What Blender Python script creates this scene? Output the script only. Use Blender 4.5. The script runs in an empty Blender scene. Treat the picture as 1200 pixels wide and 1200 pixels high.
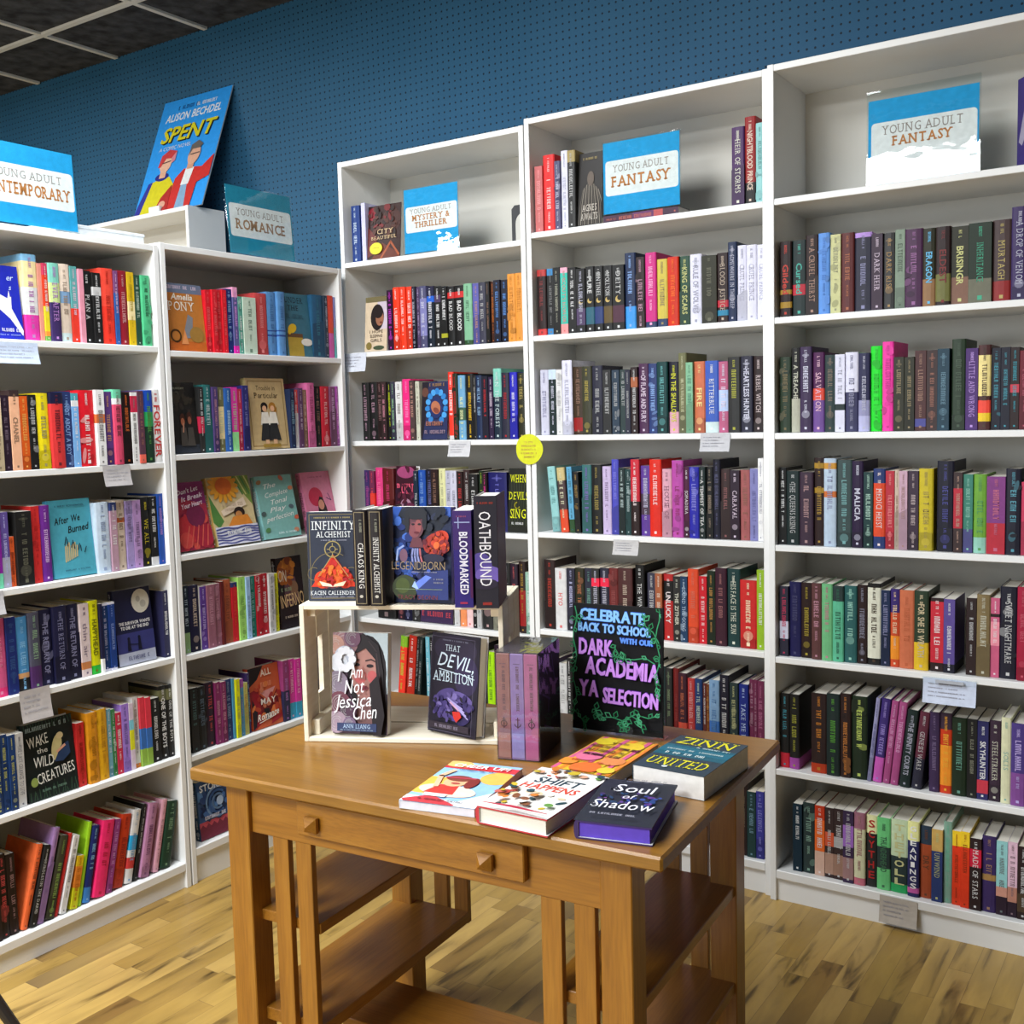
import bpy, math, random
import numpy as np
from mathutils import Matrix, Vector, Euler
R_ = math.radians
SC = bpy.context.scene
COL = SC.collection

# ------------------------------------------------------------------ camera
CAM = np.array([2.678, -2.967, 1.434]); YAW, PIT, ROL, FPX = -.586, -.088, -.025, 1257.5
_f = np.array([math.sin(YAW)*math.cos(PIT), math.cos(YAW)*math.cos(PIT), math.sin(PIT)])
_r0 = np.array([math.cos(YAW), -math.sin(YAW), 0]); _u0 = np.cross(_r0, _f)
_r = math.cos(ROL)*_r0 + math.sin(ROL)*_u0; _u = -math.sin(ROL)*_r0 + math.cos(ROL)*_u0
cam = bpy.data.objects.new('camera', bpy.data.cameras.new('camera')); COL.objects.link(cam)
M = Matrix(((_r[0], _u[0], -_f[0], CAM[0]), (_r[1], _u[1], -_f[1], CAM[1]), (_r[2], _u[2], -_f[2], CAM[2]), (0, 0, 0, 1)))
cam.matrix_world = M
cam.data.sensor_width = 36; cam.data.lens = 36*FPX/1200; cam.data.clip_start = .02
SC.camera = cam

def at(ax, v, x, y):
    """point where the photo's pixel (x, y) meets the plane axis ax = v"""
    d = _f + (x-600)/FPX*_r - (y-600)/FPX*_u
    return CAM + (v-CAM[ax])/d[ax]*d
def px(P):
    d = np.array(P, float)-CAM; z = d@_f
    return 600+FPX*(d@_r)/z, 600-FPX*(d@_u)/z

# ------------------------------------------------------------------ light
w = bpy.data.worlds.new('world'); SC.world = w; w.use_nodes = True
w.node_tree.nodes['Background'].inputs[0].default_value = (1, .93, .84, 1)
w.node_tree.nodes['Background'].inputs[1].default_value = .055
def area(name, loc, rot, sx, sy, power, col):
    l = bpy.data.lights.new(name, 'AREA'); l.shape = 'RECTANGLE'; l.size = sx; l.size_y = sy
    l.energy = power; l.color = col
    o = bpy.data.objects.new(name, l); COL.objects.link(o); o.location = loc; o.rotation_euler = rot
    return o
CW = (.95, .98, 1)
area('ceiling_light_a', (.93, -4.5, 3.07), (0, 0, 0), 1.2, 1.2, 190, CW)
area('ceiling_light_b', (-3.5, -4.5, 3.07), (0, 0, 0), 1.2, 1.2, 190, CW)
area('ceiling_light_c', (-2.3, -1.85, 3.07), (0, 0, 0), 1.2, 1.2, 80, CW)
area('ceiling_light_d', (.6, -1.95, 3.07), (0, 0, 0), 1.2, 1.2, 88, CW)
area('window_light', (-.6, -7.2, 1.5), (R_(90), 0, 0), 5.0, 2.2, 120, (.86, .93, 1))
SC.view_settings.view_transform = 'Standard'
try: SC.view_settings.look = 'None'
except Exception: pass
SC.view_settings.gamma = 1; SC.view_settings.use_curve_mapping = False
SC.view_settings.exposure = 0.24

# ------------------------------------------------------------------ materials
def lin(c): return c/12.92 if c <= .04045 else ((c+.055)/1.055)**2.4
GAIN = 1.0
def hx(s):
    if not isinstance(s, str): return s
    s = s.lstrip('#')
    v = [int(c*2, 16)/255 for c in s] if len(s) == 3 else [int(s[i:i+2], 16)/255 for i in (0, 2, 4)]
    return tuple(min(.92, lin(c)**1.12*GAIN) for c in v)
MAT = {}
def newmat(n):
    m = bpy.data.materials.new(n); m.use_nodes = True; MAT[n] = m
    nt = m.node_tree; return m, nt.nodes, nt.links, nt.nodes['Principled BSDF']
def node(ns, t, **k):
    n = ns.new(t)
    for a, b in k.items(): setattr(n, a, b)
    return n
def ramp(ns, stops):
    r = ns.new('ShaderNodeValToRGB'); e = r.color_ramp.elements
    while len(e) < len(stops): e.new(.5)
    for q, (p, c) in zip(e, stops): q.position = p; q.color = (*c, 1)
    return r
def mat_print(n, rough, coat):
    m, ns, ln, b = newmat(n)
    a = node(ns, 'ShaderNodeAttribute', attribute_name='Col')
    tc = ns.new('ShaderNodeTexCoord'); no = ns.new('ShaderNodeTexNoise'); no.inputs['Scale'].default_value = 60; no.inputs['Detail'].default_value = 2
    ln.new(tc.outputs['Object'], no.inputs['Vector'])
    r = ramp(ns, [(.3, (.86,)*3), (.75, (1.0,)*3)]); ln.new(no.outputs['Fac'], r.inputs['Fac'])
    mx = node(ns, 'ShaderNodeMix', data_type='RGBA', blend_type='MULTIPLY'); mx.inputs[0].default_value = 1
    ln.new(a.outputs['Color'], mx.inputs[6]); ln.new(r.outputs['Color'], mx.inputs[7]); ln.new(mx.outputs[2], b.inputs['Base Color'])
    b.inputs['Roughness'].default_value = rough; b.inputs['Coat Weight'].default_value = coat; b.inputs['Coat Roughness'].default_value = .2
    b.inputs['Specular IOR Level'].default_value = .25
mat_print('printed_cover', .5, .06); mat_print('matte_print', .75, 0)
def mat_noise(n, c1, c2, scale, rough, stretch=(1, 1, 1), bump=0, detail=4):
    m, ns, ln, b = newmat(n)
    tc = ns.new('ShaderNodeTexCoord'); mp = ns.new('ShaderNodeMapping'); mp.inputs['Scale'].default_value = stretch
    no = ns.new('ShaderNodeTexNoise'); no.inputs['Scale'].default_value = scale; no.inputs['Detail'].default_value = detail
    ln.new(tc.outputs['Object'], mp.inputs['Vector']); ln.new(mp.outputs['Vector'], no.inputs['Vector'])
    r = ramp(ns, [(.3, c1), (.7, c2)]); ln.new(no.outputs['Fac'], r.inputs['Fac']); ln.new(r.outputs['Color'], b.inputs['Base Color'])
    b.inputs['Roughness'].default_value = rough
    if bump:
        bp = ns.new('ShaderNodeBump'); bp.inputs['Strength'].default_value = bump; bp.inputs['Distance'].default_value = .004
        ln.new(no.outputs['Fac'], bp.inputs['Height']); ln.new(bp.outputs['Normal'], b.inputs['Normal'])
    return m
mat_noise('white_laminate', (.76, .765, .755), (.80, .805, .795), 6, .42)
mat_noise('back_board_shaded', (.60, .58, .52), (.64, .62, .56), 5, .6)  # white back panels, colour darkened and warmed to paint in the compartments' shade
mat_noise('page_paper', (.68, .65, .57), (.78, .75, .68), 220, .9, (1, 14, 1))
mat_noise('ceiling_tile_black', (.004, .0045, .006), (.058, .062, .072), 16, .95, (1, 1, 1), .6, 8)
mat_noise('grid_white', (.62, .62, .58), (.70, .70, .66), 5, .5)
mat_noise('black_metal', (.010, .010, .011), (.018, .018, .02), 30, .4)
mat_noise('pine', (.78, .70, .53), (.88, .81, .66), 9, .6, (1, 1, 9), 0)
mat_noise('pine_long', (.78, .70, .54), (.88, .82, .68), 9, .6, (1, 9, 9), 0)
mat_noise('plain_wall', (.55, .55, .53), (.60, .60, .58), 4, .8)
mat_noise('dark_stool_wood', (.012, .010, .009), (.03, .022, .018), 12, .4, (1, 1, .2))
def mat_oak(n, st, k=(1, 1, 1)):
    m, ns, ln, b = newmat(n)
    tc = ns.new('ShaderNodeTexCoord'); mp = ns.new('ShaderNodeMapping'); mp.inputs['Scale'].default_value = st
    ln.new(tc.outputs['Object'], mp.inputs['Vector'])
    no = ns.new('ShaderNodeTexNoise'); no.inputs['Scale'].default_value = 5; no.inputs['Detail'].default_value = 5; no.inputs['Distortion'].default_value = .8
    n2 = ns.new('ShaderNodeTexNoise'); n2.inputs['Scale'].default_value = 38; n2.inputs['Detail'].default_value = 3
    ln.new(mp.outputs['Vector'], no.inputs['Vector']); ln.new(mp.outputs['Vector'], n2.inputs['Vector'])
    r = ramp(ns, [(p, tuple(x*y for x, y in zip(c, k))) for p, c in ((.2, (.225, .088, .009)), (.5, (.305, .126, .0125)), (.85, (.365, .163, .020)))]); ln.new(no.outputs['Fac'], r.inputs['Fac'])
    r2 = ramp(ns, [(.35, (.62, .58, .52)), (.6, (1, 1, 1))]); ln.new(n2.outputs['Fac'], r2.inputs['Fac'])
    mx = node(ns, 'ShaderNodeMix', data_type='RGBA', blend_type='MULTIPLY'); mx.inputs[0].default_value = .5
    ln.new(r.outputs['Color'], mx.inputs[6]); ln.new(r2.outputs['Color'], mx.inputs[7]); ln.new(mx.outputs[2], b.inputs['Base Color'])
    b.inputs['Roughness'].default_value = .34; b.inputs['Coat Weight'].default_value = .25; b.inputs['Coat Roughness'].default_value = .25
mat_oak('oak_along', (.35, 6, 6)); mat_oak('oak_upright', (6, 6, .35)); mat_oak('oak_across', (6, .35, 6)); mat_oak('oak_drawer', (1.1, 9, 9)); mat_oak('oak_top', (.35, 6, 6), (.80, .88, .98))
def math_n(ns, ln, op, a, b=None, c=None):
    n = ns.new('ShaderNodeMath'); n.operation = op
    for i, v in enumerate((a, b, c)):
        if v is None: continue
        if isinstance(v, (int, float)): n.inputs[i].default_value = v
        else: ln.new(v, n.inputs[i])
    return n.outputs[0]
def mat_floor():
    m, ns, ln, b = newmat('maple_planks')
    tc = ns.new('ShaderNodeTexCoord'); sp = ns.new('ShaderNodeSeparateXYZ'); ln.new(tc.outputs['Object'], sp.inputs[0])
    W = .0575
    xs = math_n(ns, ln, 'DIVIDE', sp.outputs[0], W); ix = math_n(ns, ln, 'FLOOR', xs); fx = math_n(ns, ln, 'FRACT', xs)
    w1 = node(ns, 'ShaderNodeTexWhiteNoise', noise_dimensions='1D'); ln.new(ix, w1.inputs['W'])
    ys = math_n(ns, ln, 'ADD', math_n(ns, ln, 'DIVIDE', sp.outputs[1], .42), math_n(ns, ln, 'MULTIPLY', w1.outputs['Value'], 7.3))
    iy = math_n(ns, ln, 'FLOOR', ys); fy = math_n(ns, ln, 'FRACT', ys)
    cb = ns.new('ShaderNodeCombineXYZ'); ln.new(ix, cb.inputs[0]); ln.new(iy, cb.inputs[1])
    w2 = node(ns, 'ShaderNodeTexWhiteNoise', noise_dimensions='2D'); ln.new(cb.outputs[0], w2.inputs['Vector'])
    r = ramp(ns, [(0, (.24, .138, .040)), (.3, (.37, .232, .060)), (.65, (.45, .290, .078)), (1, (.52, .345, .112))]); ln.new(w2.outputs['Value'], r.inputs['Fac'])
    mp = ns.new('ShaderNodeMapping'); mp.inputs['Scale'].default_value = (14, 2.2, 1); ln.new(tc.outputs['Object'], mp.inputs['Vector'])
    av = node(ns, 'ShaderNodeVectorMath', operation='ADD'); ln.new(mp.outputs[0], av.inputs[0]); ln.new(w2.outputs['Color'], av.inputs[1])
    no = ns.new('ShaderNodeTexNoise'); no.inputs['Scale'].default_value = 1.6; no.inputs['Detail'].default_value = 4; no.inputs['Distortion'].default_value = .5
    ln.new(av.outputs[0], no.inputs['Vector'])
    r2 = ramp(ns, [(.30, (.22, .20, .19)), (.43, (.80, .78, .74)), (.7, (1.05, 1.04, .98))]); ln.new(no.outputs['Fac'], r2.inputs['Fac'])
    mx = node(ns, 'ShaderNodeMix', data_type='RGBA', blend_type='MULTIPLY'); mx.inputs[0].default_value = 1
    ln.new(r.outputs['Color'], mx.inputs[6]); ln.new(r2.outputs['Color'], mx.inputs[7])
    # a few planks stained dark grey
    w3 = node(ns, 'ShaderNodeTexWhiteNoise', noise_dimensions='3D'); ln.new(cb.outputs[0], w3.inputs['Vector'])
    dk = math_n(ns, ln, 'GREATER_THAN', w3.outputs['Value'], .93)
    sh = math_n(ns, ln, 'MULTIPLY', math_n(ns, ln, 'SUBTRACT', 1.0, fy), math_n(ns, ln, 'MULTIPLY', dk, .75))
    m2 = node(ns, 'ShaderNodeMix', data_type='RGBA'); ln.new(sh, m2.inputs[0]); ln.new(mx.outputs[2], m2.inputs[6]); m2.inputs[7].default_value = (.13, .085, .045, 1)
    # joints
    ex = math_n(ns, ln, 'LESS_THAN', fx, .025); ey = math_n(ns, ln, 'LESS_THAN', fy, .005); e = math_n(ns, ln, 'MULTIPLY', math_n(ns, ln, 'MAXIMUM', ex, ey), .55)
    m3 = node(ns, 'ShaderNodeMix', data_type='RGBA'); ln.new(e, m3.inputs[0]); ln.new(m2.outputs[2], m3.inputs[6]); m3.inputs[7].default_value = (.12, .07, .03, 1)
    ln.new(m3.outputs[2], b.inputs['Base Color']); b.inputs['Roughness'].default_value = .33; b.inputs['Specular IOR Level'].default_value = .4
mat_floor()
def mat_pegboard():
    m, ns, ln, b = newmat('blue_pegboard')
    tc = ns.new('ShaderNodeTexCoord'); sp = ns.new('ShaderNodeSeparateXYZ'); ln.new(tc.outputs['Object'], sp.inputs[0])
    def cell(o): return math_n(ns, ln, 'SUBTRACT', math_n(ns, ln, 'FRACT', math_n(ns, ln, 'DIVIDE', o, .0254)), .5)
    a, c = cell(sp.outputs[0]), cell(sp.outputs[2])
    d = math_n(ns, ln, 'ADD', math_n(ns, ln, 'MULTIPLY', a, a), math_n(ns, ln, 'MULTIPLY', c, c))
    h = math_n(ns, ln, 'LESS_THAN', d, .019)
    no = ns.new('ShaderNodeTexNoise'); no.inputs['Scale'].default_value = 3; ln.new(tc.outputs['Object'], no.inputs['Vector'])
    r = ramp(ns, [(.3, (.021, .092, .176)), (.7, (.026, .103, .194))]); ln.new(no.outputs['Fac'], r.inputs['Fac'])
    mx = node(ns, 'ShaderNodeMix', data_type='RGBA'); ln.new(h, mx.inputs[0]); ln.new(r.outputs['Color'], mx.inputs[6]); mx.inputs[7].default_value = (.008, .02, .035, 1)
    ln.new(mx.outputs[2], b.inputs['Base Color']); b.inputs['Roughness'].default_value = .55; b.inputs['Specular IOR Level'].default_value = .15
    bp = ns.new('ShaderNodeBump'); bp.inputs['Strength'].default_value = .5; bp.inputs['Distance'].default_value = .003; bp.invert = True
    ln.new(h, bp.inputs['Height']); ln.new(bp.outputs['Normal'], b.inputs['Normal'])
mat_pegboard()
def mat_clear(n, tint, boost):
    m, ns, ln, b = newmat(n); ns.remove(b)
    out = ns['Material Output']; t = ns.new('ShaderNodeBsdfTransparent'); t.inputs[0].default_value = (*tint, 1)
    g = ns.new('ShaderNodeBsdfGlossy'); g.inputs['Roughness'].default_value = .03
    no = ns.new('ShaderNodeTexNoise'); no.inputs['Scale'].default_value = 7; no.inputs['Detail'].default_value = 1
    bp = ns.new('ShaderNodeBump'); bp.inputs['Strength'].default_value = .035; bp.inputs['Distance'].default_value = .01
    ln.new(no.outputs['Fac'], bp.inputs['Height']); ln.new(bp.outputs['Normal'], g.inputs['Normal'])
    fr = ns.new('ShaderNodeFresnel'); fr.inputs['IOR'].default_value = boost; ge = ns.new('ShaderNodeNewGeometry')
    fc = math_n(ns, ln, 'MULTIPLY', fr.outputs[0], math_n(ns, ln, 'SUBTRACT', 1.0, ge.outputs['Backfacing']))
    mx = ns.new('ShaderNodeMixShader'); ln.new(fc, mx.inputs[0]); ln.new(t.outputs[0], mx.inputs[1]); ln.new(g.outputs[0], mx.inputs[2])
    ln.new(mx.outputs[0], out.inputs['Surface'])
mat_clear('clear_acrylic', (.96, .98, .98), 1.5); mat_clear('shrink_wrap', (.93, .93, .93), 1.7)

# ------------------------------------------------------------------ glyphs
_G = {}; _dg = None
def _tm(body, off=0):
    cu = bpy.data.curves.new('glyph', 'FONT'); cu.body = body; cu.resolution_u = 2; cu.offset = off
    o = bpy.data.objects.new('glyph', cu); COL.objects.link(o)
    dg = bpy.context.evaluated_depsgraph_get(); dg.update()
    me = o.evaluated_get(dg).to_mesh()
    v = [(q.co.x, q.co.y) for q in me.vertices]; p = [tuple(f.vertices) for f in me.polygons]
    o.evaluated_get(dg).to_mesh_clear(); bpy.data.objects.remove(o); bpy.data.curves.remove(cu)
    return v, p
def _w(v): return max(q[0] for q in v)-min(q[0] for q in v) if v else 0
_HH = _w(_tm('HH')[0]); _hv = _tm('H')[0]; CAPH = max(q[1] for q in _hv)
SERIF = {'Y': 'mb tl tr', 'U': 'tl tr', 'N': 'bl tl tr', 'A': 'bl br', 'D': 'bl tl', 'L': 'bl tl', 'T': 'mb', 'F': 'bl tl', 'M': 'bl br tl tr', 'R': 'bl tl br', 'E': 'bl tl',
         'H': 'bl br tl tr', 'I': 'mb mt', 'P': 'bl tl', 'B': 'bl tl', 'K': 'bl tl br tr', 'X': 'bl br tl tr', 'V': 'tl tr', 'W': 'tl tr'}
def glyph(ch, st):
    k = (ch, st)
    if k in _G: return _G[k]
    if ch == ' ': _G[k] = ([], [], .33); return _G[k]
    v, p = _tm(ch, .022 if 'b' in st else (-.012 if 't' in st else 0))
    adv = _w(_tm('H'+ch+'H')[0])-_HH
    x0 = min(q[0] for q in v); v = [(q[0]-x0+.04, q[1]) for q in v]
    adv = max(adv, _w(v)+.04)
    if 's' in st and ch in SERIF:
        wd = _w(v); th = .085 if 'b' in st else .05; hw = .15
        for t in SERIF[ch].split():
            cx = .04+(.07 if t[1] == 'l' else wd-.07 if t[1] == 'r' else wd/2)
            y = CAPH-th if t[0] == 't' or t == 'mt' else 0
            n = len(v); v = v+[(cx-hw, y), (cx+hw, y), (cx+hw, y+th), (cx-hw, y+th)]; p = p+[(n, n+1, n+2, n+3)]
        adv += .10
    _G[k] = (v, p, adv); return _G[k]

# ------------------------------------------------------------------ mesh builder
class MB:
    def __init__(s): s.v = []; s.f = []; s.c = []
    def poly(s, pts, col):
        n = len(s.v); s.v += [tuple(p) for p in pts]; s.f.append(tuple(range(n, n+len(pts)))); s.c.append(hx(col))
    def box(s, x0, y0, z0, x1, y1, z1, col='ccc', bev=0):
        c = hx(col); n = len(s.v)
        if bev <= 0:
            s.v += [(x, y, z) for z in (z0, z1) for y in (y0, y1) for x in (x0, x1)]
            for q in ((0, 2, 3, 1), (4, 5, 7, 6), (0, 1, 5, 4), (2, 6, 7, 3), (0, 4, 6, 2), (1, 3, 7, 5)):
                s.f.append(tuple(n+i for i in q)); s.c.append(c)
            return
        b = bev; lo = (x0, y0, z0); hi = (x1, y1, z1); idx = {}
        for sx in (0, 1):
            for sy in (0, 1):
                for sz in (0, 1):
                    for a in range(3):
                        p = [(lo, hi)[t][i] + (0 if i == a else (b if t == 0 else -b)) for i, t in enumerate((sx, sy, sz))]
                        idx[(sx, sy, sz, a)] = len(s.v); s.v.append(tuple(p))
        def F(*k, flip=False):
            q = tuple(idx[i] for i in k); s.f.append(q[::-1] if flip else q); s.c.append(c)
        for a in range(3):
            b1, b2 = (a+1) % 3, (a+2) % 3
            for t in (0, 1):
                def K(u, v):
                    k = [0, 0, 0]; k[a] = t; k[b1] = u; k[b2] = v; return (*k, a)
                F(K(0, 0), K(1, 0), K(1, 1), K(0, 1), flip=(t == 0))
            for t in (0, 1):
                for u in (0, 1):
                    def E(e, ax):
                        k = [0, 0, 0]; k[b1] = t; k[b2] = u; k[a] = e; return (*k, ax)
                    F(E(0, b1), E(1, b1), E(1, b2), E(0, b2), flip=(t != u))
        for sx in (0, 1):
            for sy in (0, 1):
                for sz in (0, 1):
                    F((sx, sy, sz, 0), (sx, sy, sz, 1), (sx, sy, sz, 2), flip=((sx+sy+sz) % 2 == 0))
    def prism(s, pts, O, ux, uy, uz, col):
        """extrude the outline pts (in ux, uy) along uz"""
        O, ux, uy, uz = map(np.array, (O, ux, uy, uz)); n = len(pts); c = hx(col); k = len(s.v)
        P = [O+ux*a+uy*b for a, b in pts]
        s.v += [tuple(p) for p in P]+[tuple(p+uz) for p in P]
        s.f.append(tuple(range(k+n-1, k-1, -1))); s.f.append(tuple(range(k+n, k+2*n))); s.c += [c, c]
        for i in range(n):
            j = (i+1) % n; s.f.append((k+i, k+j, k+n+j, k+n+i)); s.c.append(c)
    def tube(s, A, B, r0, r1, col, n=12):
        A, B = np.array(A, float), np.array(B, float); d = (B-A)/np.linalg.norm(B-A)
        a = np.cross(d, (0, 0, 1) if abs(d[2]) < .9 else (1, 0, 0)); a /= np.linalg.norm(a); b = np.cross(d, a); k = len(s.v); c = hx(col)
        for P, r in ((A, r0), (B, r1)):
            s.v += [tuple(P+r*(math.cos(2*math.pi*i/n)*a+math.sin(2*math.pi*i/n)*b)) for i in range(n)]
        for i in range(n): j = (i+1) % n; s.f.append((k+i, k+j, k+n+j, k+n+i)); s.c.append(c)
        s.f.append(tuple(range(k+n-1, k-1, -1))); s.f.append(tuple(range(k+n, k+2*n))); s.c += [c, c]
    def text(s, t, O, ux, uy, h, col, st='', fit=None, maxw=None, align='c', shear=0, gap=0):
        """lettering of cap height h; O is the baseline point (centre, left or right)"""
        O, ux, uy = map(lambda q: np.array(q, float), (O, ux, uy)); k = h/CAPH; x = 0; parts = []
        for ch in t:
            v, p, adv = glyph(ch, st); parts.append((x, v, p)); x += adv+gap
        W = max(x-gap, .01)*k; sx = k
        if fit: sx = k*fit/W
        elif maxw and W > maxw: sx = k*maxw/W
        W = W*sx/k; o = {'c': -W/2, 'l': 0, 'r': -W}[align]; c = hx(col)
        for x0, v, p in parts:
            n = len(s.v)
            s.v += [tuple(O+ux*(o+(x0+a+shear*b)*sx)+uy*b*k) for a, b in v]
            for q in p: s.f.append(tuple(n+i for i in q)); s.c.append(c)
    def bars(s, O, ux, uy, L, h, col, rng):
        """lettering too small to read"""
        O, ux, uy = map(lambda q: np.array(q, float), (O, ux, uy)); x = 0; c = hx(col)
        def q(a0, b0, a1, b1):
            n = len(s.v); s.v += [tuple(O+ux*(x+u*h)+uy*v*h) for u, v in ((a0, b0), (a1, b0), (a1, b1), (a0, b1))]; s.f.append((n, n+1, n+2, n+3)); s.c.append(c)
        while True:
            k = rng.choice('iiHEnLTo '); wd = .18 if k == 'i' else .5
            if x+wd*h > L: break
            if k != ' ' and h > .004:
                t = .17
                if k != 'T': q(0, 0, t, 1)
                if k in 'Hno': q(wd-t, 0, wd, 1 if k != 'n' else .8)
                if k == 'H': q(t, .42, wd-t, .42+t)
                if k in 'nETo': q(t if k != 'T' else 0, 1-t, wd, 1)
                if k in 'ELo': q(t, 0, wd, t)
                if k == 'E': q(t, .42, wd-.08, .42+t)
                if k == 'T': q(wd/2-t/2, 0, wd/2+t/2, 1)
            elif k != ' ': q(0, .1, wd*.8, .9)
            x += (wd+.16)*h
    def build(s, name, mat, parent=None, smooth=False):
        me = bpy.data.meshes.new(name); me.from_pydata(s.v, [], s.f)
        at_ = me.attributes.new('Col', 'FLOAT_COLOR', 'CORNER')
        ls = np.array([len(q) for q in s.f]); cc = np.ones((ls.sum(), 4), np.float32); cc[:, :3] = np.repeat(np.array(s.c, np.float32), ls, 0)
        at_.data.foreach_set('color', cc.ravel())
        me.materials.append(MAT[mat]); me.update()
        if smooth: me.polygons.foreach_set('use_smooth', [True]*len(s.f))
        o = bpy.data.objects.new(name, me); COL.objects.link(o)
        if parent: o.parent = parent
        return o
    def merge(s, o, mtx):
        n = len(s.v); A = np.array(o.v, float); mm = np.array(mtx)
        A = A@mm[:3, :3].T+mm[:3, 3]; s.v += [tuple(p) for p in A]; s.f += [tuple(i+n for i in q) for q in o.f]; s.c += o.c
def box(name, mat, parent, *a, bev=0, col='ccc'):
    m = MB(); m.box(*a, col=col, bev=bev); return m.build(name, mat, parent)
def tag(o, label=None, cat=None, group=None, kind=None):
    for k, v in (('label', label), ('category', cat), ('group', group), ('kind', kind)):
        if v: o[k] = v
    return o
def empty(name, loc=(0, 0, 0), rot=(0, 0, 0), label=None, cat=None, group=None):
    o = bpy.data.objects.new(name, None); COL.objects.link(o); o.location = loc; o.rotation_euler = rot; o.empty_display_size = .05
    return tag(o, label, cat, group)

class Art:
    """draws flat printed shapes on a plane: O bottom left, ux right, uz up, nn outward; 0..1 units"""
    def __init__(s, mb, O, ux, uz, nn, W, H, step=.00018):
        s.m = mb; s.O, s.ux, s.uz, s.n = map(lambda q: np.array(q, float), (O, ux, uz, nn)); s.W, s.H = W, H; s.k = 0; s.step = step
    def P(s, u, v): return s.O+s.ux*(u*s.W)+s.uz*(v*s.H)+s.n*(s.k*s.step)
    def clip(s, pts):
        for ax, lo in ((0, 1), (0, 0), (1, 1), (1, 0)):
            out = []; ins = lambda p: p[ax] >= 0 if lo else p[ax] <= 1; b = 0. if lo else 1.
            for p, q in zip(pts, list(pts[1:])+[pts[0]]):
                if ins(p): out.append(tuple(p))
                if ins(p) != ins(q): t = (b-p[ax])/(q[ax]-p[ax]); out.append((p[0]+t*(q[0]-p[0]), p[1]+t*(q[1]-p[1])))
            pts = out
            if len(pts) < 3: return []
        return pts
    def poly(s, pts, col):
        s.k += 1; pts = s.clip(list(pts))
        if pts: s.m.poly([s.P(*p) for p in pts], col)
    def rect(s, a, b, c, d, col): s.poly([(a, b), (c, b), (c, d), (a, d)], col)
    def ell(s, cx, cy, rx, ry, col, n=20, rot=0, a0=0, a1=360):
        """radii in units of the width and of the height"""
        q = []
        for i in range(n+(0 if a1-a0 >= 360 else 1)):
            t = R_(a0+(a1-a0)*i/n); x, y = rx*s.W*math.cos(t), ry*s.H*math.sin(t); c, d = math.cos(R_(rot)), math.sin(R_(rot))
            q.append((cx+(x*c-y*d)/s.W, cy+(x*d+y*c)/s.H))
        s.poly(q, col)
    def line(s, pts, wd, col):
        s.k += 1; q = np.array(pts, float)*[s.W, s.H]; wd *= s.W
        for a, b in zip(q[:-1], q[1:]):
            d = b-a; L = np.linalg.norm(d)
            if L < 1e-9: continue
            d = d/L; n = np.array([-d[1], d[0]])*wd/2; a = a-d*wd*.3; b = b+d*wd*.3
            p_ = s.clip([(p[0]/s.W, p[1]/s.H) for p in (a-n, b-n, b+n, a+n)])
            if p_: s.m.poly([s.P(*p) for p in p_], col)
    def ring(s, cx, cy, r, wd, col, n=24, a0=0, a1=360):
        s.line([(cx+r*math.cos(R_(a0+(a1-a0)*i/n)), cy+r*s.W/s.H*math.sin(R_(a0+(a1-a0)*i/n))) for i in range(n+1)], wd, col)
    def frame(s, m, wd, col): s.line([(m, m*s.W/s.H), (1-m, m*s.W/s.H), (1-m, 1-m*s.W/s.H), (m, 1-m*s.W/s.H), (m, m*s.W/s.H)], wd, col)
    def text(s, t, u, v, h, col, st='', fit=None, align='c', shear=0, rot=0):
        s.k += 1; c, d = math.cos(R_(rot)), math.sin(R_(rot)); ux = s.ux*c+s.uz*d; uy = s.uz*c-s.ux*d
        s.m.text(t, s.P(u, v), ux, uy, h*s.H, col, st, fit*s.W if fit else None, None, align, shear)
    def scatter(s, n, cx, cy, rx, ry, cols, seed, r=.05, asp=.6):
        rg = random.Random(seed)
        for i in range(n):
            t = rg.uniform(0, 6.283); q = math.sqrt(rg.random())
            s.ell(cx+rx*q*math.cos(t), cy+ry*q*math.sin(t), r*rg.uniform(.4, 1.3), r*asp*rg.uniform(.4, 1.3), rg.choice(cols), 8, rg.uniform(0, 180)); s.k -= .5
    def bars(s, u, v, L, h, col, seed=1, align='c'):
        s.k += 1; s.m.bars(s.P(u-(L/2 if align == 'c' else 0), v), s.ux, s.uz, L*s.W, h*s.H, col, random.Random(seed))

# ------------------------------------------------------------------ the room
CEIL = 3.11; WALLY = .285
tag(box('floor', 'maple_planks', None, -4.6, -7.6, -.05, 4.6, .5, 0), kind='structure')
tag(box('wall_back', 'blue_pegboard', None, -4.6, WALLY, 0, 4.6, WALLY+.06, CEIL+.05), kind='structure')
tag(box('ceiling', 'ceiling_tile_black', None, -4.6, -7.6, CEIL+.004, 4.6, WALLY, CEIL+.05), kind='structure')
_n = 0
for x in [-.974-.6*k for k in range(-3, 6)]:
    _n += 1; tag(box('trim_%d' % _n, 'grid_white', None, x-.012, -7.6, CEIL-.006, x+.012, WALLY-.01, CEIL+.006), kind='structure')
for y in [-.095-.61*k for k in range(0, 8)]:
    _n += 1; tag(box('trim_%d' % _n, 'grid_white', None, -4.6, y-.012, CEIL-.007, 4.6, y+.012, CEIL+.005), kind='structure')

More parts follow.
